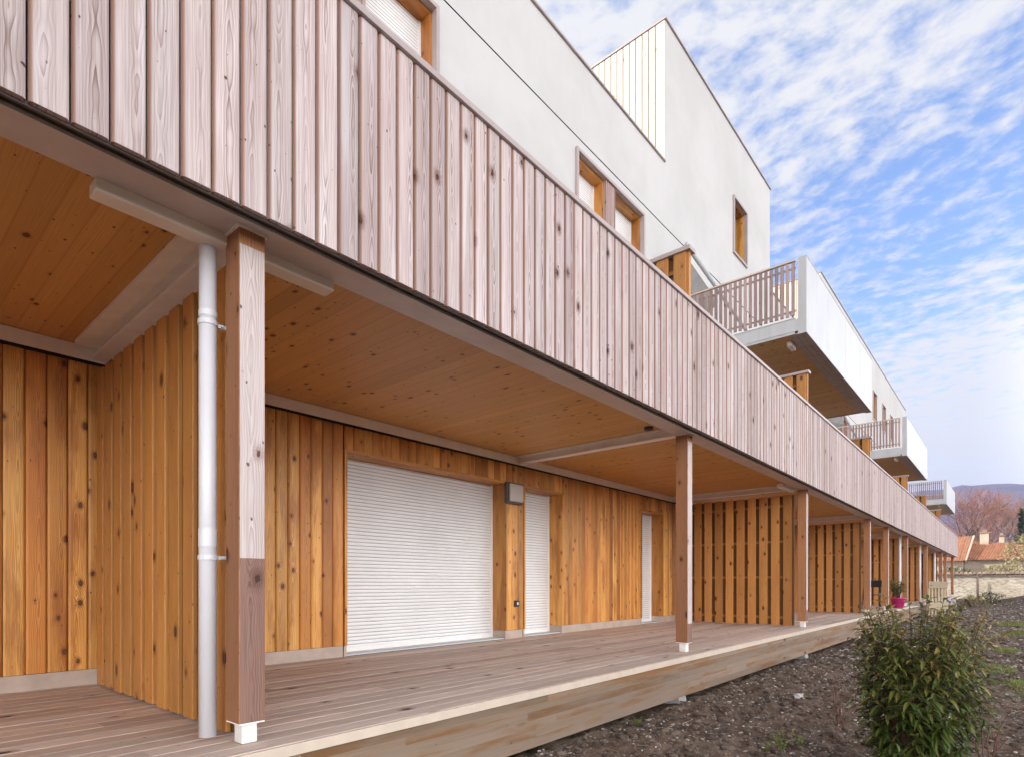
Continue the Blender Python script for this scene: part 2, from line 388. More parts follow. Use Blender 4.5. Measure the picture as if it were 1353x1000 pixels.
for wx0, wx1 in UPW:
    fm = MB()
    fm.box(wx0, wx0 + .05, YW - .045, YW + .05, 5.70, 7.852, 'z'); fm.box(wx1 - .05, wx1, YW - .045, YW + .05, 5.70, 7.852, 'z')
    fm.box(wx0, wx1, YW - .045, YW + .05, 7.852, 7.90, 'x'); fm.box(wx0, wx1, YW - .045, YW + .05, 5.65, 5.70, 'x')
    w = fm.build('window', M_MAUVE, bld)
    rv = MB(); c0, c1 = wx0 + .93, wx0 + 1.26
    reveal(rv, wx0 + .05, c0, 5.70, 7.85, YW + .052, YW + .36); reveal(rv, c1, wx1 - .05, 5.70, 7.85, YW + .052, YW + .36)
    rv.build('reveal', W_HONEY, w)
    rb = MB(); ribs(rb, c0 + .001, c1 - .001, YW - .01, 5.702, 7.85, 6); rb.build('ribbed_panel', W_SLAT, w)
    for a, b in ((wx0 + .08, c0 - .03), (c1 + .03, wx1 - .08)):
        sm = MB(); slats(sm, a + .03, b - .03, YW + .23, 5.73, 7.82); sm.box(a, a + .03, YW + .215, YW + .25, 5.73, 7.82, 'z'); sm.box(b - .03, b, YW + .215, YW + .25, 5.73, 7.82, 'z')
        sm.build('roller_shutter', [M_SHUT, M_JOINTSHADE], w)
def glass_mat():
    t = NT('dark_window_glass'); t.b.inputs['Coat Weight'].default_value = .5
    return t.fin((.05, .055, .065), .06, .6)
M_GLASS = glass_mat()
for a, b, c, d in TALL:
    fm = MB()
    fm.box(a - .05, a, YW - .045, YW + .05, c - .05, d, 'z'); fm.box(b, b + .05, YW - .045, YW + .05, c - .05, d, 'z')
    fm.box(a - .05, b + .05, YW - .045, YW + .05, d, d + .05, 'x'); fm.box(a, b, YW - .045, YW + .05, c - .05, c, 'x')
    w = fm.build('window', M_MAUVE, bld)
    rv = MB(); reveal(rv, a, b, c, d, YW + .052, YW + .34); rv.build('reveal', W_HONEY, w)
    gm = MB(); gm.box(a + .03, b - .03, YW + .29, YW + .31, c + .03, d - .03, 'z'); gm.build('pane', M_GLASS, w)

# --- ground-floor timber wall
OPEN = [(-5.2, -3.9), (-2.3, -.4), (3.53, 6.16), (6.53, 7.51), (10.07, 11.0), (12.6, 15.2), (15.6, 16.6), (18.6, 19.5), (21.6, 24.0), (26.0, 28.6), (32.4, 35.0), (36.2, 37.2), (39.4, 40.4), (42.2, 44.8)]
ZH = 2.22
rects = []; px = XA
for a, b in OPEN:
    rects.append((px, a, .125, 2.585)); rects.append((a, b, ZH, 2.585)); px = b
rects.append((px, XB, .125, 2.585))
mb = MB()
P = .1255; X00 = -6.0 + (2.767 + 6.0) % P - P
for (a, b, z0, z1) in rects:
    k = math.floor((a - X00) / P)
    while True:
        s0 = X00 + k * P; s1 = s0 + P; k += 1
        if s0 >= b: break
        l, r_ = max(a, s0) + .0025, min(b, s1) - .0025
        if r_ - l < .012: continue
        c = .010 if r_ - l > .03 else .002
        rr = noise.random() if False else random.random()
        mb.prism([(l, .02), (r_, .02), (r_, c), (r_ - c * 1.3, 0), (l + c * 1.3, 0), (l, c)], 'z', z0, z1, lambda q_, w, t: (w, YW + t, q_), rr)
mb.build('timber_cladding', W_HONEY, bld)
mb = MB()
for (a, b, z0, z1) in rects:      # dark breather board behind the joints, then the masonry core
    mb.box(a + .003, b - .003, YW + .021, YW + .05, z0 if z0 > 1 else 0, z1, 'z')
    mb.box(a + .003, b - .003, YW + .05, YW + .40, z0 if z0 > 1 else 0, 2.6, 'z')
mb.build('wall_core', M_DARK, bld)
mb = MB(); px = XA
for a, b in OPEN + [(XB, XB)]:
    if a > px: mb = MB(); mb.box(px + .012, a - .012, YW + .012, YW + .0205, .002, .121, 'x'); mb.build('plinth', M_PLINTH, bld)
    px = b
for a, b in OPEN:
    rv = MB(); reveal(rv, a - .001, b + .001, .122, ZH, YW - .012, YW + .30, .028, False)
    w = rv.build('shuttered_opening', W_HONEY, bld)
    for g in (b - .0275, a - .0035): bs = MB(); bs.box(g, g + .031, YW + .004, YW + .26, .003, .1195, 'y'); bs.build('reveal_base', M_PLINTH, w)
    sm = MB(); slats(sm, a + .055, b - .055, YW + .262, .012, ZH - .03, .0415)
    sm.build('roller_shutter', [M_SHUT, M_JOINTSHADE], w)
    gm = MB(); gm.box(a + .064, b - .064, YW + .251, YW + .2605, .013, .062, 'x'); gm.build('bottom_bar', M_WHITEMETAL, w, bevel=.002)
    for g in (a + .028, b - .062): gm = MB(); gm.box(g, g + .034, YW + .245, YW + .285, .003, ZH - .028, 'z'); gm.build('guide_rail', M_WHITEMETAL, w)
    gm = MB(); gm.box(a + .029, b - .029, YW + .03, YW + .24, .004, .02, 'x'); gm.build('sill', M_PANEL, w)

# --- gallery ceiling, slab, steel
mb = MB(); x = XA
while x < XB:
    w = .124; x2 = min(x + w, XB); rr = random.random()
    xm = (x + x2) / 2
    mb.face([(x, 2.70, ZC), (x, YW + .02, ZC), (x2 , YW + .02, ZC), (x2, 2.70, ZC)], [(x - xm, 2.7), (x - xm, 5.4), (x2 - xm, 5.4), (x2 - xm, 2.7)], rr)
    x = x2
mb.build('ceiling', W_CEIL, bld)
mb = MB(); mb.box(XA, XB, 2.66, YW - .002, ZC + .004, 2.9, 'x'); mb.build('terrace_floor', M_CONC, bld)
mb = MB()
mb.box(XA, XB, 2.735, 2.945, 2.497, 2.596, 'x')          # edge beam, broad underside
mb.box(XA, XB, 2.722, 2.7345, 2.488, 2.55, 'x')           # its front lip
mb.box(XA, XB, 2.9455, 2.975, 2.553, 2.597, 'x')
mb.build('edge_beam', M_BEAM, bld, bevel=.002)
lipm = MB(); lipm.box(XA, XB, 2.7195, 2.7215, 2.482, 2.503, 'x'); lipm.build('beam_lip', M_FOOT, bld)
for k, xp in enumerate(POSTS):
    cm = MB()
    cm.box(xp + .01, xp + .13, 2.9455 + .03, YW - .035, 2.50, 2.512, 'y'); cm.box(xp + .055, xp + .085, 2.976, YW - .035, 2.5125, 2.588, 'y'); cm.box(xp - .01, xp + .15, 2.976, YW - .035, 2.5885, 2.5985, 'y')
    if k < 2: cm.box(xp - .10, xp - .011, 2.976, YW - .105, 2.565, 2.597, 'y')
    cm.build('cross_beam', M_WHITEMETAL, bld, bevel=.002)
mb = MB(); mb.box(XA, XB, YW - .034, YW - .003, 2.488, 2.596, 'x'); mb.build('wall_trim', M_WHITEMETAL, bld, bevel=.003)
mb = MB(); mb.box(XA, XB, YW - .0335, YW + .004, 2.472, 2.4875, 'x'); mb.build('trim_shadow_strip', M_DARK, bld)  # solid dark strip standing in for the shadow under the trim

# --- posts
for k, xp in enumerate(POSTS):
    w = .126 if k != 1 else .128
    x0, x1, y0, y1 = xp, xp + w, YP, YP + .146
    mb = MB(); e = .004
    z0, z1 = .108, 2.486
    rr = random.random()
    # four faces with a small chamfer; the exposed front has silvered, its foot stays brown
    def pf(pts, mat, r=rr, flip=False):
        (xa, ya), (xb, yb) = pts
        L = math.hypot(xb - xa, yb - ya)
        return lambda za, zb, m=mat: mb.face([(xa, ya, za), (xb, yb, za), (xb, yb, zb), (xa, ya, zb)], [(-L / 2, za), (L / 2, za), (L / 2, zb), (-L / 2, zb)], r, m)
    fr = pf(((x0 + e, y0), (x1 - e, y0)), 1)
    zz = .905 if k == 1 else z0 + .02 + .25 * random.random()
    fr(z0, zz, 2); fr(zz, 2.41, 1); fr(2.41, z1, 0)
    pf(((x0, y1 - e), (x0, y0 + e)), 0, (rr + .37) % 1)(z0, z1); pf(((x1, y0 + e), (x1, y1 - e)), 0, (rr + .61) % 1)(z0, z1); pf(((x1 - e, y1), (x0 + e, y1)), 0, (rr + .13) % 1)(z0, z1)
    for a, b in (((x0, y0 + e), (x0 + e, y0)), ((x1 - e, y0), (x1, y0 + e)), ((x1, y1 - e), (x1 - e, y1)), ((x0 + e, y1), (x0, y1 - e))): pf((a, b), 0)(z0, z1)
    for z, fl in ((z0, 1), (z1, 0)):
        p = [(x0 + e, y0, z), (x1 - e, y0, z), (x1, y0 + e, z), (x1, y1 - e, z), (x1 - e, y1, z), (x0 + e, y1, z), (x0, y1 - e, z), (x0, y0 + e, z)]
        mb.face(p[::-1] if fl else p, [(a[0] - xp, a[1]) for a in p], rr, 0)
    post = mb.build('gallery_post', [W_POST, W_POSTGREY, W_POSTWET], bld)
    fm = MB(); fm.box(x0 + .028, x1 - .024, y0 + .034, y1 - .03, .001, .1, 'z'); fm.build('post_foot', M_FOOT, post, bevel=.004)
    cm = MB(); cm.box(x0 - .012, x1 + .012, y0 - .012, y1 + .004, 2.4865, 2.4963, 'x'); cm.build('top_plate', M_WHITEMETAL, post)
    cm = MB(); cm.box(x0 + .002, x1 - .002, y0 + .002, y1 - .002, .1005, .1075, 'x'); cm.build('base_plate', M_WHITEMETAL, post)
    if k == 1: post['label'] = 'nearest post, silvered front with brown damp lower third'

# --- parapet
PW = .1235
mb = MB(); x = -6.0 + (.432 + 6.0) % PW - PW
YPF = 2.60
while x < XB:
    l, r_ = x + .0035, min(x + PW - .0035, XB)
    if r_ - l > .02 and l > XA:
        jit = random.uniform(-.0015, .0015)
        mb.prism([(l, .026), (r_, .026), (r_, .012), (r_ - .003, .006), (r_ - .010, .001), (r_ - .018, 0), (l + .012, 0), (l + .004, .004), (l, .010)][::1], 'z', 2.468, 3.77,
                 lambda a, w, t, j=jit: (w, YPF + t + j, a))
    x += PW
mb.build('parapet_boards', W_PARAPET, bld)
mb = MB(); mb.box(XA, XB, YPF + .030, YPF + .09, 2.478, 3.765, 'x'); mb.build('parapet_core', M_DARK, bld)
mb = MB(); mb.box(XA, XB, YPF - .022, YPF + .135, 3.772, 3.812, 'x'); mb.build('parapet_cap', M_MAUVE, bld, bevel=.003)
mb = MB(); mb.box(XA, XB, YPF + .027, YPF + .040, 2.460, 2.4775, 'x')
mb.build('drip_flashing', M_MAUVEDK, bld)
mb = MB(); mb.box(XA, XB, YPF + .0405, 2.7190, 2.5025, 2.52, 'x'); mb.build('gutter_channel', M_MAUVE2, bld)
mb = MB(); mb.box(XA, XB, 2.70, 2.7215, 2.52, 2.6, 'x'); mb.build('slab_edge', M_DARK, bld)

# --- balconies on the second floor
BALC = [(10.93, 17.10), (23.62, 29.85), (39.4, 45.5)]
ZB = 5.13
for bx0, bx1 in BALC:
    y0 = 2.69
    m = MB(); m.box(bx0, bx1, y0 + .14, YW - .003, 5.19, 5.40, 'x')
    b = m.build('balcony', M_PANELDK, bld)
    m = MB(); n = 4; L = (bx1 - bx0) / n
    for i in range(n): m.box(bx0 + i * L + (.003 if i else 0), bx0 + (i + 1) * L - (.003 if i < n - 1 else 0), y0, y0 + .02, ZB, 6.44, 'z')
    m.box(bx0 - .001, bx1 + .001, y0 - .006, y0 + .14, 6.441, 6.462, 'x'); m.build('front_panel', M_PANEL, b, bevel=.002)
    for sx in (0, 1):
        xx = (bx0, bx1 - .02)[sx]; m = MB(); m.box(xx, xx + .02, y0 + .021, y0 + .14, ZB + .001, 6.44, 'z'); m.build('end_return', M_PANELDK, b)
        xx = (bx0 + .012, bx1 - .03)[sx]; m = MB()
        m.box(xx, xx + .018, y0 + .19, YW - .004, ZB + .02, 5.415, 'y'); m.box(xx - .012, xx + .03, y0 + .19, YW - .004, 5.4155, 5.433, 'y'); m.build('side_fascia', M_PANEL, b)
        xx = (bx0 + .012, bx1 - .05)[sx]; m = MB(); y = y0 + .20
        while y < YW - .06:
            m.box(xx, xx + .034, y, y + .052, 5.48, 6.41, 'z', .003); y += .0915
        m.build('railing_slats', W_SLAT, b)
        xx = (bx0, bx1 - .06)[sx]; m = MB(); m.box(xx, xx + .06, y0 + .19, YW - .004, 6.425, 6.452, 'y'); m.build('top_rail', M_BEIGE, b)
        for z in (6.30, 5.55): m = MB(); m.box(xx + .0465, xx + .058, y0 + .19, YW - .004, z, z + .035, 'y'); m.build('slat_rail', M_MAUVE, b)
    m = MB(); x = bx0 + .05
    while x < bx1 - .05:
        x2 = min(x + .124, bx1 - .05)
        m.face([(x, y0 + .3, ZB + .045), (x, YW - .01, ZB + .045), (x2, YW - .01, ZB + .045), (x2, y0 + .3, ZB + .045)], [(-.062, 0), (-.062, 2.4), (.062, 2.4), (.062, 0)], random.random()); x = x2
    m.build('soffit', W_CEIL, b)
    m = MB(); m.box(bx0 + .03, bx1 - .03, y0 + .021, y0 + .09, ZB + .004, ZB + .02, 'x'); m.box(bx0 + .03, bx1 - .03, y0 + .10, y0 + .19, ZB + .012, ZB + .03, 'x'); m.box(bx0 + .03, bx1 - .03, y0 + .20, y0 + .30, ZB + .02, ZB + .058, 'x')
    m.build('soffit_trim', M_PLINTH, b)

# ------------------------------------------------------------------ deck
deck = thing('timber_deck', (20, 4, 0), 'long raised timber deck of greyed boards under the gallery', 'deck')
mb = MB(); y = YE + .001; row = 0
while y < YW + .03:
    x = XA + random.uniform(-3, 0); yy = min(y + .136, YW + .03)
    while x < XB - .05:
        L = random.choice((3.0, 3.6, 4.2, 4.8)); xa, xb = max(x, XA), min(x + L, XB)
        if xb - xa > .05:
            dz = random.uniform(-.0015, .0)
            mb.box(xa + .001, xb - .001, y, yy - .006, -.028, dz, 'x', .004)
        x += L
    y += .136; row += 1
mb.build('deck_boards', W_DECK, deck)
mb = MB(); mb.box(XA, XB, YE - .024, YE - .001, -.058, -.003, 'x'); mb.build('edge_strip', M_BEIGE, deck, bevel=.002)
mb = MB()
z = -.062
for i, h in enumerate((.045, .05, .06, .06, .07, .075)):        # glued lamellas of the edge beam
    x = XA - random.uniform(0, 2)
    while x < XB:
        L = random.uniform(1.2, 4.2); a, b_ = max(x, XA), min(x + L, XB)
        if b_ - a > .05: mb.box(a, b_, YE - .015, YE + .11, z - h, z, 'x')
        x += L
    z -= h
mb.build('fascia_beam', W_FASCIA, deck)
mb = MB()
for y in (3.3, 3.9, 4.5, 5.1): mb.box(XA, XB, y, y + .06, -.15, -.03, 'x')
mb.build('joists', M_SCREENSHADE, deck)
for x in (-3., 1.9, 5.95, 10.95, 15.6, 20.2, 25, 30, 35, 40, 45):
    fm = MB(); fm.prism([(x - .08, 2.70), (x + .08, 2.70), (x + .08, 2.86), (x - .08, 2.86)], 'z', -.75, -.425, lambda a, w, t, x=x: (x + (w - x) * (1 if a > -.5 else 1.7), 2.78 + (t - 2.78) * (1 if a > -.5 else 1.7), a))
    fm.build('deck_foot', M_CONC, deck)

# ------------------------------------------------------------------ privacy screens
def screen(x, y0, y1, z0, z1, label, group, cap=False, name='privacy_screen'):
    th = thing(name, (x, (y0 + y1) / 2, z0), label, 'privacy screen', group)
    bw, p = .147, .213
    for lay, off, xx in (('near', 0, x), ('far', p / 2, x + .078)):
        mb = MB(); y = y0 + (off if lay == 'far' else 0)
        while y + bw <= y1 + .001:
            j = random.uniform(-.004, .004)
            mb.box(xx, xx + .027, y, y + bw, z0 + j, z1, 'z', .004); y += p
        mb.build('boards', W_SCREEN, th)
    for z in [z0 + .25 * (z1 - z0) * k + .12 for k in ((0, 1.25, 2.35, 3.45) if not cap else (0, 3.2))]:
        rb = MB(); rb.box(x + .0275, x + .0505, y0 + .02, y1 - .03, z, z + .045, 'y'); rb.build('rail', M_RAIL, th)
    bk = MB(); bk.box(x + .051, x + .0775, y0 + .019, y1 - .02, z0 + .01, z1 - .01, 'z'); bk.build('backing_panel', M_SCREENSHADE, th)
    pm = MB(); pm.box(x + .0278, x + .0772, y0 - .03, y0 + .018, z0, z1, 'z'); pm.build('end_post', W_SCREEN if cap else M_SCREENSHADE, th)
    if cap:
        cm = MB(); cm.box(x - .025, x + .13, y0 - .06, y1, z1 + .001, z1 + .045, 'y'); cm.build('cap', M_MAUVE, th)
    return th
GL = ['slatted timber screen at the left beside the white drainpipe', 'slatted timber screen behind the third gallery post from the left', 'slatted timber screen behind the fourth gallery post from the left',
      'slatted timber screen behind the flowerpot, beside the nearest of the far white downpipes', 'narrow looking timber screen by the middle one of the far white downpipes', 'farthest timber screen, by the last of the far white downpipes']
for x, l in zip(SCREENS, GL):
    screen(x, 3.06, 5.37, .016, 2.415, l, 'slatted privacy screens dividing the deck')
TL = ['timber terrace screen with mauve cap right of the double window', 'capped timber screen above the parapet under the nearest balcony', 'capped timber screen standing in front of the second balcony railing',
      'capped timber screen above the parapet under the second balcony', 'capped timber screen in front of the third balcony railing', 'smallest capped timber screen, under the third balcony']
for x, l in zip([6.24, 11.25, 17.3, 24.3, 30.2, 36.6], TL):
    screen(x, 2.79, 5.38, 2.91, 4.53, l, 'timber screens dividing the first floor terrace', True, 'terrace_screen')

# ------------------------------------------------------------------ fixtures
def downpipe(x, y, label):
    th = thing('downpipe', (x, y, 0), label, 'downpipe', 'white downpipes beside the gallery posts')
    m = MB(); m.tube([(x, y, .025), (x, y, 2.47)], .040, 20); m.build('pipe', M_PVC, th, True)
    m = MB(); m.tube([(x, y, .965), (x, y, 1.055)], .0423, 20, cap=False); m.build('socket_joint', M_PVC, th, True)
    m = MB(); m.tube([(x, y, 2.10), (x, y, 2.13)], .0425, 20, cap=False); m.build('socket_joint', M_PVC, th, True)
    for z in (.90, 2.06):
        m = MB(); m.tube([(x, y, z), (x, y, z + .022)], .0455, 20); m.box(x + .03, x + .085, y - .012, y + .012, z + .002, z + .02, 'x'); m.tube([(x + .062, y - .025, z + .011), (x + .062, y + .025, z + .011)], .006, 8)
        m.build('clamp', M_PVC, th)
downpipe(1.20, 3.03, 'white plastic downpipe beside the nearest gallery post')
downpipe(24.5, 3.0, 'nearest of the far white downpipes, behind the pink flowerpot')
downpipe(30.4, 3.0, 'middle one of the far white downpipes')
downpipe(36.7, 3.0, 'farthest white downpipe along the gallery')

def batten(x0, x1, y0, y1, z0, z1, label):
    th = thing('tube_light', ((x0 + x1) / 2, (y0 + y1) / 2, z1), label, 'ceiling light', 'cream batten lights under the soffits')
    m = MB(); m.box(x0, x1, y0, y1, z0, z1, 'x' if x1 - x0 > y1 - y0 else 'y'); m.build('housing', M_LAMP, th, bevel=.006)
    m = MB()
    m.box(x0 + .1, x0 + .16, y0 + .01, y1 - .01, z1 - .001, z1 + .03, 'x'); m.build('bracket', M_WHITEMETAL, th)
batten(.71, 1.85, 2.93, 3.03, 2.445, 2.503, 'long cream batten light running behind the top of the nearest post')
batten(10.55, 11.30, 2.98, 3.07, 2.44, 2.50, 'cream batten light at the top of the third gallery post')
batten(11.25, 11.55, 3.02, 3.10, 5.08, 5.165, 'small batten light under the nearest balcony')
batten(23.95, 24.3, 3.02, 3.10, 5.08, 5.165, 'small batten light under the second balcony')
batten(39.8, 40.3, 3.02, 3.10, 5.08, 5.165, 'small batten light under the third balcony')

sp = thing('ceiling_spot', (6.15, 3.2, ZC), 'small dark round fitting on the timber ceiling before the second post', 'ceiling fitting')
m = MB(); m.lathe([(0.001, -.03), (.05, -.03), (.055, -.02), (.055, -.001)], (6.15, 3.2, ZC), 20); m.build('housing', M_BLACK, sp, True)

wl = thing('wall_light', (6.28, YW, 2.05), 'square wall light with pale diffuser and dark frame between two shutters', 'wall light')
m = MB(); m.box(6.10, 6.44, YW - .06, YW - .002, 1.915, 2.215, 'z'); m.build('backplate', M_MAUVEDK, wl, bevel=.006)
m = MB(); m.box(6.125, 6.415, YW - .105, YW - .0605, 1.94, 2.19, 'z'); m.build('diffuser', plain('frosted_diffuser', (.50, .46, .42), .4, .5), wl, bevel=.02)

so = thing('power_socket', (6.36, YW, .5), 'small black outdoor socket with white plug cover low on the timber pier', 'socket')
m = MB(); m.box(6.315, 6.405, YW - .028, YW - .001, .455, .545, 'z'); m.build('casing', M_BLACK, so, bevel=.004)
m = MB(); m.box(6.345, 6.375, YW - .036, YW - .0285, .482, .518, 'z'); m.build('cover', M_FOOT, so, bevel=.004)

def awning(x0, label):
    th = thing('awning', (x0, YW, 7.3), label, 'awning', 'folded grey awnings on the upper facade')
    m = MB(); m.tube([(x0 - .3, YW - .5, 7.52), (x0 + 5.2, YW - .5, 6.60)], .05, 12); m.build('front_bar', M_PANEL, th, True)
    m = MB()
    p = [(x0 - .4, YW - .46, 7.36), (x0 + 1.45, YW - .46, 7.02), (x0 + 1.45, YW - .10, 6.72), (x0 - .4, YW - .10, 6.86)]
    m.face(p, [(0, 0)] * 4); m.face([(a[0], a[1] + .004, a[2] - .012) for a in p][::-1], [(0, 0)] * 4); m.build('fabric', M_AWN, th)
    m = MB(); m.box(x0 - .6, x0 + 5.4, YW - .13, YW - .004, 6.62, 6.73, 'x'); m.build('cassette', M_MAUVE, th)
awning(11.3, 'grey awning with white bar behind the nearest balcony railing')
awning(24.2, 'grey awning with white bar behind the second balcony railing')

# ------------------------------------------------------------------ ground
def gz(x, y):
    z = -.50 + .02 * math.sin(x * .9 + y) * math.sin(y * 1.3)
    z += .94 * math.exp(-((x - 46.5) / 5.) ** 2 - ((y + 2.6) / 3.0) ** 2)
    near = max(0., 1 - max(0., x - 12) / 30)
    if abs(y) < 9 and -3 < x < 60:
        z += (noise.fractal(Vector((x * 1.3, y * 1.3, 3.)), 1., 2., 4) * .035 + noise.fractal(Vector((x * 7, y * 7, 1.)), .9, 2., 3) * .034 * near)
        # spoil heaped unevenly along the foot of the deck
        z += .05 * math.exp(-((y - 2.2) / .5) ** 2) * (.5 + noise.noise(Vector((x * .8, 0, 9))))
    if y > 2.9: z = min(z, -.50)
    return z
def axis_pts(segs):
    out = []
    for a, b, st in segs:
        n = max(1, round((b - a) / st)); out += [a + (b - a) * i / n for i in range(n)]
    return out + [segs[-1][1]]
gx = axis_pts([(-900, -100, 200), (-100, -10, 15), (-10, 2.4, .8), (2.4, 9, .034), (9, 16, .09), (16, 60, .4), (60, 160, 10), (160, 900, 80), (900, 3600, 450)])
gy = axis_pts([(-3000, -400, 400), (-400, -40, 60), (-40, -6, 3), (-6, -1.2, .3), (-1.2, 2.9, .034), (2.9, 9, .6), (9, 60, 8), (60, 400, 60), (400, 3000, 400)])
me = D.meshes.new('ground'); nx, ny = len(gx), len(gy)
me.from_pydata([(x, y, gz(x, y)) for y in gy for x in gx], [], [(j * nx + i, j * nx + i + 1, (j + 1) * nx + i + 1, (j + 1) * nx + i) for j in range(ny - 1) for i in range(nx - 1)])
me.polygons.foreach_set('use_smooth', [True] * len(me.polygons))
gnd = D.objects.new('ground', me); COL.objects.link(gnd); tag(gnd, kind='structure')
t = NT('dug_soil'); p = t.pos()
n1 = t.noise(p, .9, 5., .6); n2 = t.noise(p, 9., 5., .65); n3 = t.noise(p, 70., 3., .6)
c = t.mix(t.step(n2, .3, .7), (.052, .036, .026), (.20, .146, .108))
c = t.mix(t.math('MULTIPLY', t.step(n1, .42, .62), .6), c, (.185, .125, .088))
vd, vc = t.vor(p, 28., dim='3D')
c = t.mix(t.math('MULTIPLY', t.step(vd, .12, .32, 1., 0.), t.step(t.sep(vc)[0], .62, .7)), c, (.36, .32, .29))
vd2, vc2 = t.vor(p, 85., dim='3D')
c = t.mix(t.math('MULTIPLY', t.step(vd2, .1, .35, 1., 0.), t.step(t.sep(vc2)[0], .7, .8)), c, (.42, .38, .35))
gx_, gy_, gz_ = t.sep(p)
gr = t.noise(p, .55, 4., .6)
gm = t.math('MULTIPLY', t.math('MULTIPLY', t.step(gr, .60, .70), t.step(gy_, 1.2, .2)), t.step(gx_, 6.5, 9.))
c = t.mix(t.math('MULTIPLY', gm, .75), c, (.115, .15, .035))
t.bump(t.math('ADD', t.math('MULTIPLY', n2, 1.), t.math('MULTIPLY', n3, .45)), .9, .03)
me.materials.append(t.fin(c, .95, .15))

def blobs(name, n, size, matl, region, seed, flat=.7, sub=0):
    rg = random.Random(seed); m = MB()
    t_ = (1 + 5 ** .5) / 2
    iv = [Vector(a).normalized() for a in ((-1, t_, 0), (1, t_, 0), (-1, -t_, 0), (1, -t_, 0), (0, -1, t_), (0, 1, t_), (0, -1, -t_), (0, 1, -t_), (t_, 0, -1), (t_, 0, 1), (-t_, 0, -1), (-t_, 0, 1))]
    fi = [(0, 11, 5), (0, 5, 1), (0, 1, 7), (0, 7, 10), (0, 10, 11), (1, 5, 9), (5, 11, 4), (11, 10, 2), (10, 7, 6), (7, 1, 8), (3, 9, 4), (3, 4, 2), (3, 2, 6), (3, 6, 8), (3, 8, 9), (4, 9, 5), (2, 4, 11), (6, 2, 10), (8, 6, 7), (9, 8, 1)]
    for _ in range(n):
        x, y = region(rg); s = size(rg, x); z = gz(x, y) + s * .12
        rot = Matrix.Rotation(rg.uniform(0, 6.28), 3, 'Z') @ Matrix.Rotation(rg.uniform(-.5, .5), 3, 'X')
        sc = Vector((rg.uniform(.7, 1.4), rg.uniform(.6, 1.1), rg.uniform(.5, 1.) * flat)) * s
        n0 = len(m.v)
        for v in iv:
            k = rg.uniform(.75, 1.15); w = rot @ Vector((v.x * sc.x * k, v.y * sc.y * k, v.z * sc.z * k)); m.v.append((x + w.x, y + w.y, z + w.z))
        r = rg.random()
        for f in fi:
            m.f.append(tuple(n0 + a for a in f)); m.uv += [(0, 0)] * 3; m.r.append(r); m.m.append(0)
    return m.build(name, matl)
def stone_mat(name, a, b, c_):
    t = NT(name); r = t.rnd(); n = t.noise(t.pos(), 60., 3.)
    c = t.mix(t.step(r, .2, .7), a, b); c = t.mix(t.step(r, .85, .97), c, c_); c = t.mix(t.math('MULTIPLY', n, .35), c, (.2, .16, .13))
    return t.fin(c, .85, .25)
M_STONE = stone_mat('pale_gravel', (.34, .29, .25), (.48, .44, .40), (.72, .70, .67))
M_CLOD = stone_mat('soil_clod', (.058, .039, .028), (.14, .10, .075), (.20, .145, .11))
def reg_near(rg):
    while True:
        x = 2.6 + 10 * rg.random() ** 1.5; y = rg.uniform(-.9, 2.68)
        if y > -.5 or x > 6: return x, y
tag(blobs('gravel', 8500, lambda g, x: (.0035 + .015 * g.random() ** 4) * (1 + x * .03), M_STONE, reg_near, 3), kind='stuff')
tag(blobs('soil_clods', 6500, lambda g, x: .007 + .038 * g.random() ** 3, M_CLOD, reg_near, 4), kind='stuff')
tag(blobs('soil_lumps', 520, lambda g, x: .022 + .04 * g.random() ** 2, M_CLOD, reg_near, 14), kind='stuff')
def reg_far(rg): return 11 + 34 * rg.random() ** 1.6, rg.uniform(-2.5, 2.5)
tag(blobs('far_gravel', 4500, lambda g, x: .014 + .035 * g.random() ** 3, M_STONE, reg_far, 5), kind='stuff')
tag(blobs('far_soil_clods', 3500, lambda g, x: .02 + .06 * g.random() ** 3, M_CLOD, reg_far, 6), kind='stuff')
M_ROCK = plain('pale_rock', (.50, .47, .45), .85, .2, 0., .12, 20., .5, 70.)
def rock(x, y, s, label, seed):
    rg = random.Random(seed); m = MB(); rings = 7; seg = 11; pts = []
    z0 = gz(x, y)
    for i in range(rings + 1):
        th = math.pi * i / rings
        for j in range(seg):
            ph = 2 * math.pi * j / seg; d = Vector((math.sin(th) * math.cos(ph), math.sin(th) * math.sin(ph), math.cos(th)))
            k = 1 + .55 * noise.noise(d * 1.6 + Vector((seed, 0, 0)))
            pts.append((x + d.x * s * k * 1.25, y + d.y * s * k * .8, z0 + s * .15 + d.z * s * k * .6))
    for i in range(rings):
        for j in range(seg):
            a, b = i * seg + j, i * seg + (j + 1) % seg
            m.face([pts[a], pts[b], pts[b + seg], pts[a + seg]], [(0, 0)] * 4)
    o = m.build('rock', M_ROCK); tag(o, label, 'rock')
rock(6.88, 1.776, .06, 'pale fist sized rock lying on the soil between deck and bush', 2)
rock(4.95, 2.22, .028, 'small bluish stone on the soil close to the deck beam', 5)

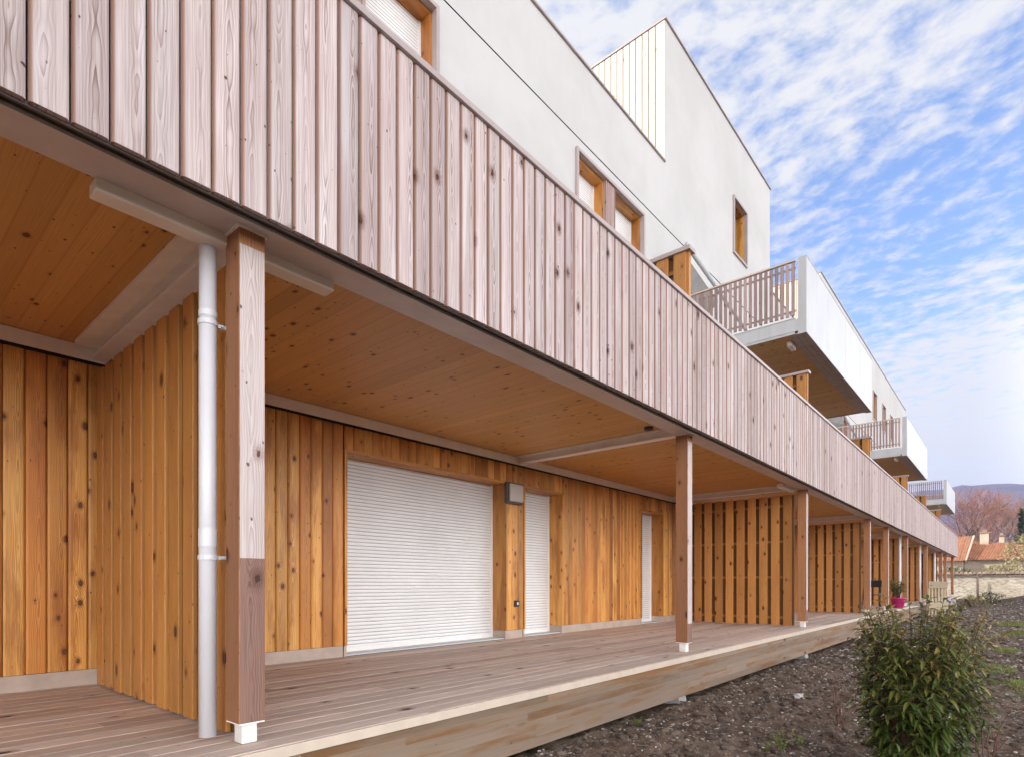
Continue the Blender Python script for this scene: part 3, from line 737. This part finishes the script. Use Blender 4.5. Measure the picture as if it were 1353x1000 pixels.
# ------------------------------------------------------------------ plants
def leaf_mat(name, cols, rough=.42, trans=.15):
    t = NT(name); r = t.rnd(); u, v, _ = t.sep(t.uv())
    c = t.mix(t.step(r, 0., .45), cols[0], cols[1]); c = t.mix(t.step(r, .55, .8), c, cols[2]); c = t.mix(t.step(r, .86, 1.), c, cols[3])
    c = t.mix(t.math('MULTIPLY', t.step(t.math('ABSOLUTE', u), .55, 1.), .55), c, cols[2])
    c = t.mix(t.step(t.math('ABSOLUTE', u), .0, .12, .35, 0.), c, cols[2])
    m = t.fin(c, rough, .5)
    t.b.inputs['Subsurface Weight'].default_value = 0.
    tr = t.n('ShaderNodeBsdfTranslucent'); t.put(tr.inputs[0], c); mx = t.n('ShaderNodeMixShader'); mx.inputs[0].default_value = trans
    t.l(t.b.outputs[0], mx.inputs[1]); t.l(tr.outputs[0], mx.inputs[2]); t.l(mx.outputs[0], t.out.inputs[0])
    return m
M_LEAF = leaf_mat('laurel_leaf', ((.018, .042, .010), (.065, .108, .020), (.19, .19, .042), (.42, .28, .09)))
M_LEAFY = leaf_mat('yellow_leaf', ((.16, .14, .03), (.30, .24, .06), (.42, .34, .11), (.5, .38, .16)))
M_WEED = leaf_mat('weed_leaf', ((.07, .12, .02), (.15, .21, .035), (.27, .29, .06), (.4, .36, .1)))
M_TWIG = plain('brown_twig', (.12, .07, .045), .8, .2, 0., .15, 30.)
M_DRYTWIG = plain('dry_reddish_stem', (.17, .085, .06), .8, .2, 0., .15, 30.)
M_BARK = plain('grey_bark', (.16, .12, .10), .85, .2, 0., .15, 8.)

def leaf(m, p, d, up, L, W, droop, r):
    d = d.normalized(); side = d.cross(up)
    if side.length < 1e-3: side = d.orthogonal()
    side.normalize(); nrm = side.cross(d).normalized()
    st = [(0, .08), (.28, .85), (.6, .8), (.85, .38), (1, .02)]
    rows = []
    for s, w in st:
        c = p + d * (L * s * (1 - .12 * droop * s)) + Vector((0, 0, -1)) * (L * droop * s * s * .65) + nrm * 0
        hw = W * w * .5
        rows.append((c - side * hw + nrm * hw * .45, c, c + side * hw + nrm * hw * .45))
    for a, b, (s0, _), (s1, _) in zip(rows[:-1], rows[1:], st[:-1], st[1:]):
        m.face([a[0], a[1], b[1], b[0]], [(-1, s0), (0, s0), (0, s1), (-1, s1)], r)
        m.face([a[1], a[2], b[2], b[1]], [(0, s0), (1, s0), (1, s1), (0, s1)], r)

def leafy_bush(name, loc, rad, height, nst, label, cat, lm, L=(.06, .10), seed=1, per=15, low=.05, open_=.25):
    rg = random.Random(seed); base = Vector(loc)
    th = thing(name, loc, label, cat)
    sm, lf = MB(), MB()
    for i in range(nst):
        a = rg.uniform(0, 6.283); hz = rg.random() ** .8
        z = low + (height - low) * hz
        prof = max(.56, (1 - abs(hz - .56) ** 2.6 * 4.2)) ** .6 if abs(hz - .56) < .56 else .5
        rr = rad * prof * (rg.uniform(.25, 1.) ** .55) * rg.uniform(.88, 1.07)
        bump = 1 + .22 * noise.noise(Vector((math.cos(a) * 1.5, math.sin(a) * 1.5, hz * 3 + seed)))
        tip = base + Vector((math.cos(a) * rr * bump, math.sin(a) * rr * bump, z * (1 + .06 * rg.uniform(-1, 1))))
        root = base + Vector((math.cos(a) * .06, math.sin(a) * .06, 0))
        mid = base + Vector((math.cos(a) * rr * .45, math.sin(a) * rr * .45, z * .62))
        pts = [root, (root + mid) / 2 + Vector((rg.uniform(-.03, .03), rg.uniform(-.03, .03), .02)), mid, (mid + tip) / 2 + Vector((0, 0, .02)), tip]
        sm.tube(pts, [.006, .005, .004, .003, .0018], 4, rg.random())
        dirn = (tip - mid).normalized(); dirn = (dirn + Vector((0, 0, .35))).normalized()
        tone = rg.random()
        golden = -.6 * max(-.3, min(1., (hz - .45) * 1.2))
        for k in range(per):
            s = k / per
            q_ = mid.lerp(tip, .25 + .78 * s) if s < .95 else tip
            an = k * 2.4 + a; e1 = dirn.orthogonal().normalized(); e2 = dirn.cross(e1)
            dd = (e1 * math.cos(an) + e2 * math.sin(an)) * 1. + dirn * (.25 + .75 * s * s)
            r = min(.999, max(0., tone * .45 + rg.random() * .5 + .55 * max(0, hz - .55) * (1 + s)))
            leaf(lf, q_, dd, Vector((0, 0, 1)), rg.uniform(*L) * (1.05 - .3 * (s > .85)), rg.uniform(.020, .030) * L[1] / .10, rg.uniform(.2, 1.0), r)
    sm.build('stems', M_TWIG, th); lf.build('foliage', lm, th, True)
    return th
bx, by = 4.74, .49
leafy_bush('laurel_bush', (bx, by, gz(bx, by)), .43, 1.20, 250, 'dense dark green bush with drooping bronze tipped leaves in the foreground', 'bush', M_LEAF, L=(.068, .115), seed=11, per=16)
leafy_bush('yellowing_shrub', (10.1, .50, gz(10.1, .5)), .52, .98, 60, 'sparse yellow leaved shrub half hidden behind the dark bush', 'shrub', M_LEAFY, L=(.07, .11), seed=5, per=11)

def twiggy(name, x, y, n, h, label, cat, seed, spread=.25, mat=M_DRYTWIG, rad=.004):
    rg = random.Random(seed); m = MB(); z = gz(x, y)
    for i in range(n):
        a = rg.uniform(0, 6.28); L = h * rg.uniform(.5, 1.1); sp = spread * rg.uniform(.1, 1)
        pts = [Vector((x + rg.uniform(-.04, .04), y + rg.uniform(-.04, .04), z - .02))]
        for k in range(1, 6):
            pts.append(pts[0] + Vector((math.cos(a) * sp * (k / 5) ** 1.3 + rg.uniform(-.012, .012), math.sin(a) * sp * (k / 5) ** 1.3 + rg.uniform(-.012, .012), L * k / 5)))
        m.tube(pts, [rad, rad * .9, rad * .8, rad * .65, rad * .5, rad * .3], 5)
        for k in (2, 3, 4):
            if rg.random() < .6:
                b = rg.uniform(0, 6.28); m.tube([pts[k], pts[k] + Vector((math.cos(b) * .05, math.sin(b) * .05, .08)) * (h / .5)], [rad * .5, rad * .2], 4)
    o = m.build(name, mat); return tag(o, label, cat)
twiggy('withered_weed', 5.84, 1.175, 16, .50, 'bare thin reddish stems standing left of the dark bush', 'dry plant', 3, .12, rad=.0022)
twiggy('leafless_cane', 4.75, .15, 6, .62, 'leafless brown canes rising right of the dark bush', 'dry plant', 8, .30, rad=.0055)

def weed(x, y, s, n, label, seed, mat=M_WEED):
    rg = random.Random(seed); m = MB(); z = gz(x, y)
    for i in range(n):
        a = rg.uniform(0, 6.28); st = rg.uniform(.2, 1.) * s
        tip = Vector((x + math.cos(a) * st * .5, y + math.sin(a) * st * .5, z + st))
        m.tube([(x, y, z - .01), ((x + tip.x) / 2, (y + tip.y) / 2, z + st * .6), tip], [.002, .0017, .001], 4, .3)
        for k in range(6):
            b = rg.uniform(0, 6.28); q_ = Vector((x, y, z)).lerp(tip, .35 + .13 * k)
            leaf(m, q_, Vector((math.cos(b), math.sin(b), .5)), Vector((0, 0, 1)), s * rg.uniform(.2, .34), s * .11, .4, rg.random())
    tag(m.build('weed', mat, None, True), label, 'weed')
weed(4.753, 1.351, .16, 8, 'little light green weed at the bottom edge of the soil', 1)
weed(4.677, 1.439, .10, 6, 'tiny weed just left of the light green one', 2)
weed(4.60, 2.50, .09, 16, 'low green tuft growing at the foot of the deck beam', 3)
weed(4.965, 1.265, .16, 6, 'thin pale weed between the light green weed and the bush', 4)

# dead leaves and broken stems strewn over the soil
rg = random.Random(21); m = MB()
for i in range(900):
    x, y = reg_near(rg); z = gz(x, y) + .012; b = rg.uniform(0, 6.28); d = Vector((math.cos(b), math.sin(b), rg.uniform(-.1, .25)))
    if i % 3: leaf(m, Vector((x, y, z)), d, Vector((0, 0, 1)), rg.uniform(.02, .06), rg.uniform(.010, .02), rg.uniform(-.3, .4), rg.random())
    else:
        L = rg.uniform(.04, .22); m.tube([(x, y, z), Vector((x, y, z)) + d * L * .5 + Vector((0, 0, .01)), Vector((x, y, z)) + d * L], .0018, 4, rg.random())
tag(m.build('leaf_litter', leaf_mat('dead_leaf', ((.16, .09, .05), (.26, .16, .09), (.36, .26, .16), (.45, .36, .25)), .8, .05)), kind='stuff')
# grass blades on the patches at the right
rg = random.Random(2); m = MB()
for cx_, cy_, r_ in ((9.6, -.1, .3), (11.2, .15, .35), (14.5, .1, .4), (19.5, -.2, .7), (24, .0, .8)):
    for _ in range(int(900 * min(1, r_ + .2))):
        a = rg.uniform(0, 6.28); q_ = r_ * rg.random() ** .6
        x, y = cx_ + math.cos(a) * q_ * 1.5, cy_ + math.sin(a) * q_ * .6
        z = gz(x, y); h = rg.uniform(.02, .06) * (1 + cx_ * .03); b = rg.uniform(0, 6.28); w = .0025 * (1 + cx_ * .06)
        e = Vector((math.cos(b), math.sin(b), 0)); l_ = Vector((rg.uniform(-.5, .5), rg.uniform(-.5, .5), 1)) * h
        p0 = Vector((x, y, z - .003))
        m.face([p0 - e * w, p0 + e * w, p0 + e * w * .6 + l_ * .6, p0 - e * w * .6 + l_ * .6], [(0, 0)] * 4, rg.random())
        m.face([p0 - e * w * .6 + l_ * .6, p0 + e * w * .6 + l_ * .6, p0 + l_ * 1. + Vector((l_.x, l_.y, 0)) * .6], [(0, 0)] * 3, rg.random())
tag(m.build('grass', M_WEED), kind='stuff')

# ------------------------------------------------------------------ things standing farther along the deck
pot = thing('potted_plant', (22.2, 2.95, 0), 'bright pink flowerpot with a leafy plant on the deck edge', 'potted plant')
PX, PY = 22.6, 2.82
t = NT('pink_plastic'); M_PINK = t.fin((.46, .02, .14), .4, .45)
m = MB(); m.lathe([(.001, .002), (.14, .002), (.15, .01), (.20, .28), (.225, .285), (.225, .33), (.205, .33), (.19, .27), (.001, .27)], (PX, PY, 0.), 24); m.build('pot', M_PINK, pot, True)
rg = random.Random(4); sm, lf = MB(), MB()
for i in range(15):
    a = rg.uniform(0, 6.28); tip = Vector((PX + math.cos(a) * rg.uniform(.05, .36), PY + math.sin(a) * rg.uniform(.05, .34), rg.uniform(.65, 1.15)))
    r0 = Vector((PX + math.cos(a) * .05, PY + math.sin(a) * .05, .32)); sm.tube([r0, (r0 + tip) / 2 + Vector((0, 0, .08)), tip], [.012, .009, .005], 5)
    for k in range(9):
        b = rg.uniform(0, 6.28); leaf(lf, r0.lerp(tip, .4 + .07 * k), Vector((math.cos(b), math.sin(b), .2)), Vector((0, 0, 1)), rg.uniform(.12, .19), .075, .4, rg.random())
sm.build('stems', M_TWIG, pot); lf.build('foliage', M_WEED, pot, True)

ch = thing('folding_chair', (21.4, 3.3, 0), 'dark folding chair standing on the deck left of the pink pot', 'chair')
CX, CY = 21.3, 3.35
m = MB(); m.box(CX - .22, CX + .22, CY - .22, CY + .22, .43, .455, 'x'); m.build('seat', M_BLACK, ch, bevel=.006)
m = MB(); m.box(CX + .2, CX + .225, CY - .22, CY + .22, .68, .90, 'y'); m.build('backrest', M_BLACK, ch, bevel=.006)
for s in (-1, 1):
    m = MB(); m.tube([(CX - .24, CY + s * .235, .01), (CX + .21, CY + s * .235, .9)], .014, 8); m.build('leg', M_BLACK, ch, True)
    m = MB(); m.tube([(CX + .24, CY + s * .21, .01), (CX - .2, CY + s * .21, .44)], .014, 8); m.build('leg', M_BLACK, ch, True)

pal = thing('pallet_gate', (28, 2.3, -.5), 'upright bleached pallet leaning by the far end of the deck', 'pallet')
def pal_at(w): return 27.2 + w * .75, 2.42 - w * .22
for i in range(6):
    m = MB(); w0 = i * .36; xa, ya = pal_at(w0); xb, yb = pal_at(w0 + .19)
    n0 = [(xa, ya), (xb, yb), (xb + .01, yb + .03), (xa + .01, ya + .03)]
    m.prism(n0, 'z', gz(xa, ya), .82, lambda a, w, t_: (w, t_, a)); m.build('board', W_GREYPALLET, pal)
for z in (-.2, .62):
    m = MB(); xa, ya = pal_at(-.05); xb, yb = pal_at(2.1)
    m.prism([(0, z), (.03, z), (.03, z + .26), (0, z + .26)], 'x', 0, 1, lambda a, w, t_: (xa + (xb - xa) * a - .03, ya + (yb - ya) * a - .035 + w, t_)); m.build('crossbar', W_GREYPALLET, pal)

M_SACK = plain('pale_sack_plastic', (.33, .31, .32), .6, .3, 0., .12, 9., .4, 14.)
def sack(x, y, s, h, label):
    m = MB(); rings = 8; seg = 14; pts = []; z0 = gz(x, y)
    for i in range(rings + 1):
        th_ = math.pi * i / rings
        for j in range(seg):
            ph = 2 * math.pi * j / seg; d = Vector((math.sin(th_) ** .5 * math.cos(ph), math.sin(th_) ** .5 * math.sin(ph), math.cos(th_)))
            k = 1 + .22 * noise.noise(d * 2 + Vector((x, 0, 0)))
            pts.append((x + d.x * s * k, y + d.y * s * .7 * k, z0 + h * .5 + d.z * h * .5 * k))
    for i in range(rings):
        for j in range(seg):
            a, b = i * seg + j, i * seg + (j + 1) % seg; m.face([pts[a], pts[b], pts[b + seg], pts[a + seg]], [(0, 0)] * 4)
    tag(m.build('rubble_sack', M_SACK, None, True), label, 'sack', 'pale sacks at the far end of the deck')
sack(33.5, 2.3, .32, .62, 'upright pale sack right beside the bleached pallet')
sack(36.5, 2.35, .36, .5, 'pale sack at the far corner of the deck, right of the other')

# ------------------------------------------------------------------ far garden wall, house, trees, hills
t = NT('rubble_masonry'); p = t.pos()
vd, vc = t.vor(t.comb(t.sep(p)[1], t.math('MULTIPLY', t.sep(p)[2], 1.5)), 3.6); n = t.noise(p, 1.2, 5., .65); n2 = t.noise(p, 14., 4., .6)
c = t.mix(t.sep(vc)[0], (.33, .28, .215), (.49, .43, .345)); c = t.mix(t.step(vd, .35, .55), c, (.44, .39, .32)); c = t.mix(t.step(n, .5, .62), c, (.52, .47, .40)); c = t.mix(t.math('MULTIPLY', t.step(n2, .5, .7), .6), c, (.27, .22, .17))
t.bump(t.math('ADD', t.math('MULTIPLY', vd, -1.), n2), .8, .06); M_RUBBLE = t.fin(c, .9, .15)
t = NT('clay_tile'); p = t.pos(); n = t.noise(p, 2.2, 5., .6); r = t.rnd()
c = t.mix(t.step(n, .3, .7), (.30, .115, .055), (.45, .20, .11)); c = t.mix(t.math('MULTIPLY', r, .45), c, (.38, .25, .17)); M_TILE = t.fin(c, .85, .2)
t = NT('weathered_clay_tile'); p = t.pos(); n = t.noise(p, 2.2, 5., .6); r = t.rnd()
c = t.mix(r, (.19, .125, .09), (.34, .25, .185)); M_TILEOLD = t.fin(c, .85, .2)
gw = thing('garden_wall', (62, 0, -.5), 'old rubble garden wall with wavy clay tile coping beyond the building', 'wall')
m = MB(); y = -14.
while y < 9: m.box(62, 62.45, y, y + 1., -1., 1.46 + .02 * math.sin(y * 3), 'y'); y += 1.
m.build('masonry', M_RUBBLE, gw)
m = MB(); y = -14.
while y < 9:
    for i in range(6):
        a0, a1 = math.pi * i / 6, math.pi * (i + 1) / 6; rr = random.random() if i == 0 else rr
        f = lambda a, x, z: (x, y + .15 - .145 * math.cos(a), z + .11 * math.sin(a))
        m.face([f(a0, 61.78, 1.50), f(a1, 61.78, 1.50), f(a1, 62.6, 1.72), f(a0, 62.6, 1.72)], [(0, 0)] * 4, rr)
    m.face([(61.78, y, 1.485), (62.6, y, 1.705), (62.6, y + .3, 1.705), (61.78, y + .3, 1.485)], [(0, 0)] * 4, rr)
    y += .3
m.build('tile_coping', M_TILEOLD, gw)
m = MB(); m.tube([(61.3, 2.13, -.6), (61.25, 2.15, 1.5)], .08, 8); tag(m.build('wooden_stake', M_BARK, None, True), 'thin dark stake standing against the old garden wall', 'stake')

hs = thing('tiled_house', (76, 3, 0), 'old house with orange clay tile roof and two pale chimneys', 'house')
M_CREAM = plain('cream_render', (.52, .43, .34), .9, .2, 0., .1, 1.5)
m = MB()
def roof_quad(a, b, c_, d_, n=26):
    a, b, c_, d_ = map(Vector, (a, b, c_, d_))
    for i in range(n):           # rows of tile troughs running down the slope
        s0, s1 = i / n, (i + 1) / n; sm_ = (s0 + s1) / 2; rr = random.random(); up = Vector((0, 0, .10))
        p0, p1, p2, p3 = a.lerp(b, s0), a.lerp(b, s1), d_.lerp(c_, s1), d_.lerp(c_, s0); q0, q1 = a.lerp(b, sm_) + up, d_.lerp(c_, sm_) + up
        m.face([p0, q0, q1, p3], [(0, 0)] * 4, rr); m.face([q0, p1, p2, q1], [(0, 0)] * 4, rr)
roof_quad((70, -1.8, 3.0), (70, 3.9, 3.0), (73.5, 2.9, 5.0), (73.5, -1.8, 4.4)); roof_quad((77, 3.6, 3.0), (77, -1.8, 3.0), (73.5, -1.8, 4.4), (73.5, 2.9, 5.0))
roof_quad((68.5, 3.3, 2.9), (68.5, 8.5, 2.9), (72., 8.5, 5.4), (72., 2.9, 5.4)); roof_quad((75.5, 8.5, 2.9), (75.5, 3.3, 2.9), (72., 2.9, 5.4), (72., 8.5, 5.4))
m.build('roof', M_TILE, hs)
m = MB(); m.box(70.4, 76.6, -1.6, 3.45, -.6, 3.05, 'z'); m.box(69, 75, 3.5, 8.3, -.6, 2.95, 'z'); m.face([(68.6, 3.32, 2.9), (75.4, 3.32, 2.9), (72, 2.95, 5.33)], [(0, 0)] * 3); m.build('wall', M_CREAM, hs)
m = MB(); m.tube([(68.4, 3.25, 2.95), (72., 2.8, 5.45)], .09, 6); m.build('verge', M_CREAM, hs)
for x, y, w, z in ((73.0, 2.05, .34, 5.75), (73.6, .75, .20, 5.4)):
    m = MB(); m.box(x, x + .6, y - w, y + w, 4., z, 'z'); c_ = m.build('chimney', M_CREAM, hs)
    m = MB(); m.box(x - .08, x + .68, y - w - .08, y + w + .08, z + .002, z + .12, 'x'); m.box(x + .2, x + .5, y - w * .6, y + w * .6, z + .121, z + .35, 'x'); m.build('chimney_cap', M_TILEOLD, c_)

def bare_tree(x, y, h, spread, label, cat, seed, mats, n0=7, levels=5, trunk=.3, thin=.018):
    rg = random.Random(seed); th = thing('bare_tree', (x, y, -.5), label, cat, 'leafless trees beyond the garden wall')
    m, tw = MB(), MB()
    def grow(p, d, L, r, lev):
        q_ = p.copy(); pts = [p]; dd = d.copy()
        for k in range(3):
            dd = (dd + Vector((rg.uniform(-.18, .18), rg.uniform(-.18, .18), rg.uniform(-.05, .14)))).normalized(); q_ = q_ + dd * L / 3; pts.append(q_)
        (m if lev < 3 else tw).tube(pts, [r, r * .85, r * .72, r * .55], 6 if lev < 2 else 3, rg.random(), 0, False)
        if lev >= levels: return
        nb = n0 if lev == 0 else rg.choice((3, 4, 4))
        for i in range(nb):
            a = 6.283 * (i + rg.random() * .6) / nb; e1 = dd.orthogonal().normalized(); e2 = dd.cross(e1)
            sp_ = rg.uniform(.45, .95) * spread
            nd = (dd + (e1 * math.cos(a) + e2 * math.sin(a)) * sp_ + Vector((0, 0, .12))).normalized()
            st = pts[3] if i % 2 == 0 else pts[2].lerp(pts[3], rg.random())
            grow(st, nd, L * rg.uniform(.58, .82), max(thin, r * .52), lev + 1)
    grow(Vector((x, y, -.5)), Vector((0, 0, 1)), h * .27, trunk, 0)
    m.build('trunk', mats[0], th); tw.build('crown', mats[1], th)
M_TWPINK = plain('pinkish_twigs', (.36, .195, .155), .85, .15, 0., .1, .5); M_TWGREY = plain('grey_brown_twigs', (.30, .21, .18), .85, .15, 0., .1, .5)
bare_tree(88, 4.2, 16.5, .9, 'leafless pinkish tree beside the end of the building', 'tree', 4, (M_BARK, M_TWPINK), thin=.022)
bare_tree(98, 1.1, 17., .85, 'leafless greyish tree behind the tiled house, nearer the frame edge', 'tree', 9, (M_BARK, M_TWGREY), trunk=.34, thin=.024)
bare_tree(116, 3.2, 15., .9, 'small leafless tree in the gap between the two larger ones', 'tree', 12, (M_BARK, M_TWPINK), thin=.026)

def clump(name, x, y, z0, rx, ry, h, n, L, lm, label, cat, seed, cone=False, trunk=True):
    rg = random.Random(seed); th = thing(name, (x, y, z0), label, cat); lf = MB(); sm = MB()
    for i in range(n):
        hz = rg.random(); a = rg.uniform(0, 6.283)
        k = (1 - hz) ** .8 if cone else math.sqrt(max(.05, 1 - (hz * 1.0) ** 2))
        k *= 1 + .45 * noise.noise(Vector((math.cos(a) * 1.8, math.sin(a) * 1.8, hz * 3 + seed)))
        q_ = Vector((x + math.cos(a) * rx * k * rg.random() ** .4, y + math.sin(a) * ry * k * rg.random() ** .4, z0 + h * hz * (1 + .12 * noise.noise(Vector((a, seed, 0))))))
        leaf(lf, q_, Vector((rg.uniform(-1, 1), rg.uniform(-1, 1), rg.uniform(-.2, 1.2))), Vector((0, 0, 1)), L * rg.uniform(.6, 1.4), L * .4, .3, rg.random())
    for i in range(5):
        a = rg.uniform(0, 6.28); sm.tube([(x, y, z0 - .3), (x + math.cos(a) * rx * .3, y + math.sin(a) * ry * .3, z0 + h * .5), (x + math.cos(a) * rx * .5, y + math.sin(a) * ry * .5, z0 + h * .8)], [.06, .04, .02], 5)
    sm.build('stems', M_BARK, th); lf.build('foliage', lm, th, True)
M_STRAW = leaf_mat('straw_leaf', ((.34, .29, .15), (.46, .40, .22), (.55, .49, .30), (.62, .55, .36)), .7)
M_CONIF = leaf_mat('conifer_needles', ((.02, .035, .014), (.04, .06, .02), (.07, .08, .03), (.1, .1, .04)), .6)
clump('conifer', 80, -.75, 0, 1.1, 1.0, 8.2, 1500, .38, M_CONIF, 'narrow dark conifer beyond the wall at the frame edge', 'tree', 3, True)
clump('straw_shrub', 66, -1.5, .3, 2.4, 2.9, 4.8, 3000, .32, M_STRAW, 'big pale straw coloured shrub rising behind the garden wall', 'shrub', 6)
clump('straw_shrub', 65, 1.1, .3, 1.5, 1.7, 2.0, 1300, .24, M_STRAW, 'low straw coloured shrub left of the big pale one', 'shrub', 16)
clump('dark_hedge_shrub', 64.6, 3.9, .3, 1.4, 2.2, 1.9, 1500, .22, M_LEAF, 'dark evergreen shrub behind the wall beside the building end', 'shrub', 8)
clump('bramble_clump', 43.5, .9, -.5, .9, 1.1, .75, 500, .16, M_LEAF, 'dark brambly clump on the soil before the garden wall', 'shrub', 10)
clump('bramble_clump', 40.5, 1.6, -.5, .6, .8, .6, 300, .14, M_LEAFY, 'small dry brambly clump left of the dark one', 'shrub', 15)

# wooded hills: ridge sheets with real relief
def ridge(name, x0, x1, yr, top, seed, mat):
    me = D.meshes.new(name); nx_, ny_ = 70, 110; V = []
    for j in range(ny_):
        for i in range(nx_):
            s = i / (nx_ - 1); x = x0 + (x1 - x0) * s; y = yr[0] + (yr[1] - yr[0]) * j / (ny_ - 1)
            k = math.sin(min(1., s / .72) * math.pi / 2) ** 1.3 if s < .72 else 1 - ((s - .72) / .28) ** 2
            z = top(y) * k * (1 + .10 * noise.fractal(Vector((x * .004, y * .004, seed)), 1., 2., 5) * (1 if s < .6 else .35)) - 4 * (s < .001)
            z += 5. * noise.fractal(Vector((x * .03, y * .03, seed)), 1., 2., 3) * k
            V.append((x, y, z))
    me.from_pydata(V, [], [(j * nx_ + i, j * nx_ + i + 1, (j + 1) * nx_ + i + 1, (j + 1) * nx_ + i) for j in range(ny_ - 1) for i in range(nx_ - 1)])
    me.polygons.foreach_set('use_smooth', [True] * len(me.polygons)); me.materials.append(mat)
    o = D.objects.new(name, me); COL.objects.link(o); tag(o, kind='structure')
t = NT('winter_woodland'); p = t.pos(); n = t.noise(p, .012, 6., .65); n2 = t.noise(p, .12, 4., .7)
c = t.mix(t.step(n, .35, .65), (.095, .07, .10), (.19, .13, .15)); c = t.mix(t.math('MULTIPLY', t.step(n, .58, .66), .5), c, (.10, .11, .05)); c = t.mix(t.math('MULTIPLY', t.step(n2, .4, .65), .5), c, (.05, .045, .05))
t.bump(n2, 1., 6.); M_WOODLAND = t.fin(c, .95, .05)
ridge('hills', 700, 1900, (-900, 1500), lambda y: 184 + 10 * math.sin(y * .006) - .01 * y, 3, M_WOODLAND)
hz = MB(); hz.box(-40, 2000, -1000, 1600, -8, 230, 'x'); hzo = hz.build('haze', [D.materials.new('haze_air')]); tag(hzo, kind='stuff')
hm = hzo.data.materials[0]; hm.use_nodes = True; nt = hm.node_tree; nt.nodes.clear()
o_ = nt.nodes.new('ShaderNodeOutputMaterial'); v_ = nt.nodes.new('ShaderNodeVolumePrincipled'); v_.inputs['Density'].default_value = HAZE = .00045
v_.inputs['Color'].default_value = (.52, .62, 1., 1); v_.inputs['Anisotropy'].default_value = .2; nt.links.new(v_.outputs[0], o_.inputs['Volume'])

# ------------------------------------------------------------------ sky, sun, camera
SUN_EL, SUN_DIR = R(36), Vector((-.70, .71, 0)).normalized()      # direction towards the sun
w = D.worlds.new('World'); SC.world = w; w.use_nodes = True
class WT(NT):
    def __init__(s): s.t = w.node_tree; s.t.nodes.clear()
k = WT()
sky = k.n('ShaderNodeTexSky'); sky.sky_type = 'NISHITA'; sky.sun_disc = False; sky.sun_elevation = SUN_EL
sky.sun_rotation = math.atan2(SUN_DIR.x, SUN_DIR.y); sky.air_density = 1.; sky.dust_density = .6; sky.ozone_density = 2.
dirv = k.n('ShaderNodeTexCoord').outputs['Generated']
dx, dy, dz = k.sep(dirv)
zz = k.math('ADD', k.math('MAXIMUM', dz, 0.), .045)
qx, qy = k.math('DIVIDE', dx, zz), k.math('DIVIDE', dy, zz)
# altocumulus ripples, drawn out along y
warp = k.noise(k.comb(k.math('MULTIPLY', qx, 1.2), k.math('MULTIPLY', qy, 1.2)), 1., 3.)
wx = k.math('ADD', qx, k.math('MULTIPLY', warp, .22))
rip = k.noise(k.comb(k.math('MULTIPLY', wx, 15.), k.math('MULTIPLY', k.math('ADD', qy, k.math('MULTIPLY', warp, .2)), 11.), 2.), 1., 4., .58, 0.)
fine = k.noise(k.comb(k.math('MULTIPLY', wx, 27.), k.math('MULTIPLY', qy, 22.), 5.), 1., 3., .6)
big = k.noise(k.comb(k.math('MULTIPLY', qx, .9), k.math('MULTIPLY', qy, .8), 7.3), 1., 3., .55)
val = k.math('ADD', k.math('ADD', k.math('MULTIPLY', rip, .62), k.math('MULTIPLY', fine, .22)), k.math('MULTIPLY', big, .75))
left = k.step(k.math('SUBTRACT', dy, k.math('MULTIPLY', dx, .45)), -.2, .30, 0., .17)        # more cloud towards the roofs
val = k.math('ADD', val, left)
low = k.step(dz, .0, .34, .26, 0.)
val = k.math('ADD', val, low)
back = k.step(dy, .05, -.45)                                             # unseen bright cloud added on the open side to light facade and gallery
cov = k.math('MAXIMUM', k.step(val, .61, .89, 0., .97), k.math('MULTIPLY', back, .9))
tint = k.mix(1., sky.outputs[0], (1.30, 1.42, 1.64), 'MULTIPLY')
fill_cloud = k.math('MULTIPLY', back, k.step(dz, .2, .55, 30., .4))
cloudv = k.math('ADD', 4.9, fill_cloud)
cl = k.mix(1., (1., .99, .985), k.comb(cloudv, cloudv, cloudv), 'MULTIPLY')
c = k.mix(cov, tint, cl)
bg = k.n('ShaderNodeBackground'); k.l(c, bg.inputs[0]); bg.inputs[1].default_value = .15
ow = k.n('ShaderNodeOutputWorld'); k.l(bg.outputs[0], ow.inputs[0])

sun = D.lights.new('sun', 'SUN'); sun.energy = 4.; sun.angle = R(.5); sun.color = (1, .93, .84)
so_ = D.objects.new('sun', sun); COL.objects.link(so_)
tod = Vector((SUN_DIR.x * math.cos(SUN_EL), SUN_DIR.y * math.cos(SUN_EL), math.sin(SUN_EL)))
so_.rotation_euler = (-tod).to_track_quat('-Z', 'Y').to_euler(); so_.location = tod * 60

cam = D.cameras.new('camera'); co = D.objects.new('camera', cam); COL.objects.link(co); SC.camera = co
co.location = (0, 0, .78); co.rotation_euler = (R(90), 0, -R(90 - 40.733))
cam.sensor_width = 36; cam.lens = 767 / 1353 * 36; cam.shift_y = (771 - 500) / 1353; cam.clip_start = .05; cam.clip_end = 8000
SC.view_settings.view_transform = 'Standard'; SC.view_settings.look = 'None'; SC.view_settings.exposure = .35; SC.view_settings.gamma = 1.
SC.render.engine = 'CYCLES'; SC.cycles.use_denoising = True; SC.cycles.max_bounces = 8; SC.cycles.diffuse_bounces = 5; SC.cycles.volume_bounces = 0
SC.cycles.use_adaptive_sampling = True; SC.cycles.adaptive_threshold = .004; SC.cycles.caustics_reflective = False; SC.cycles.caustics_refractive = False; SC.cycles.sample_clamp_indirect = 4.
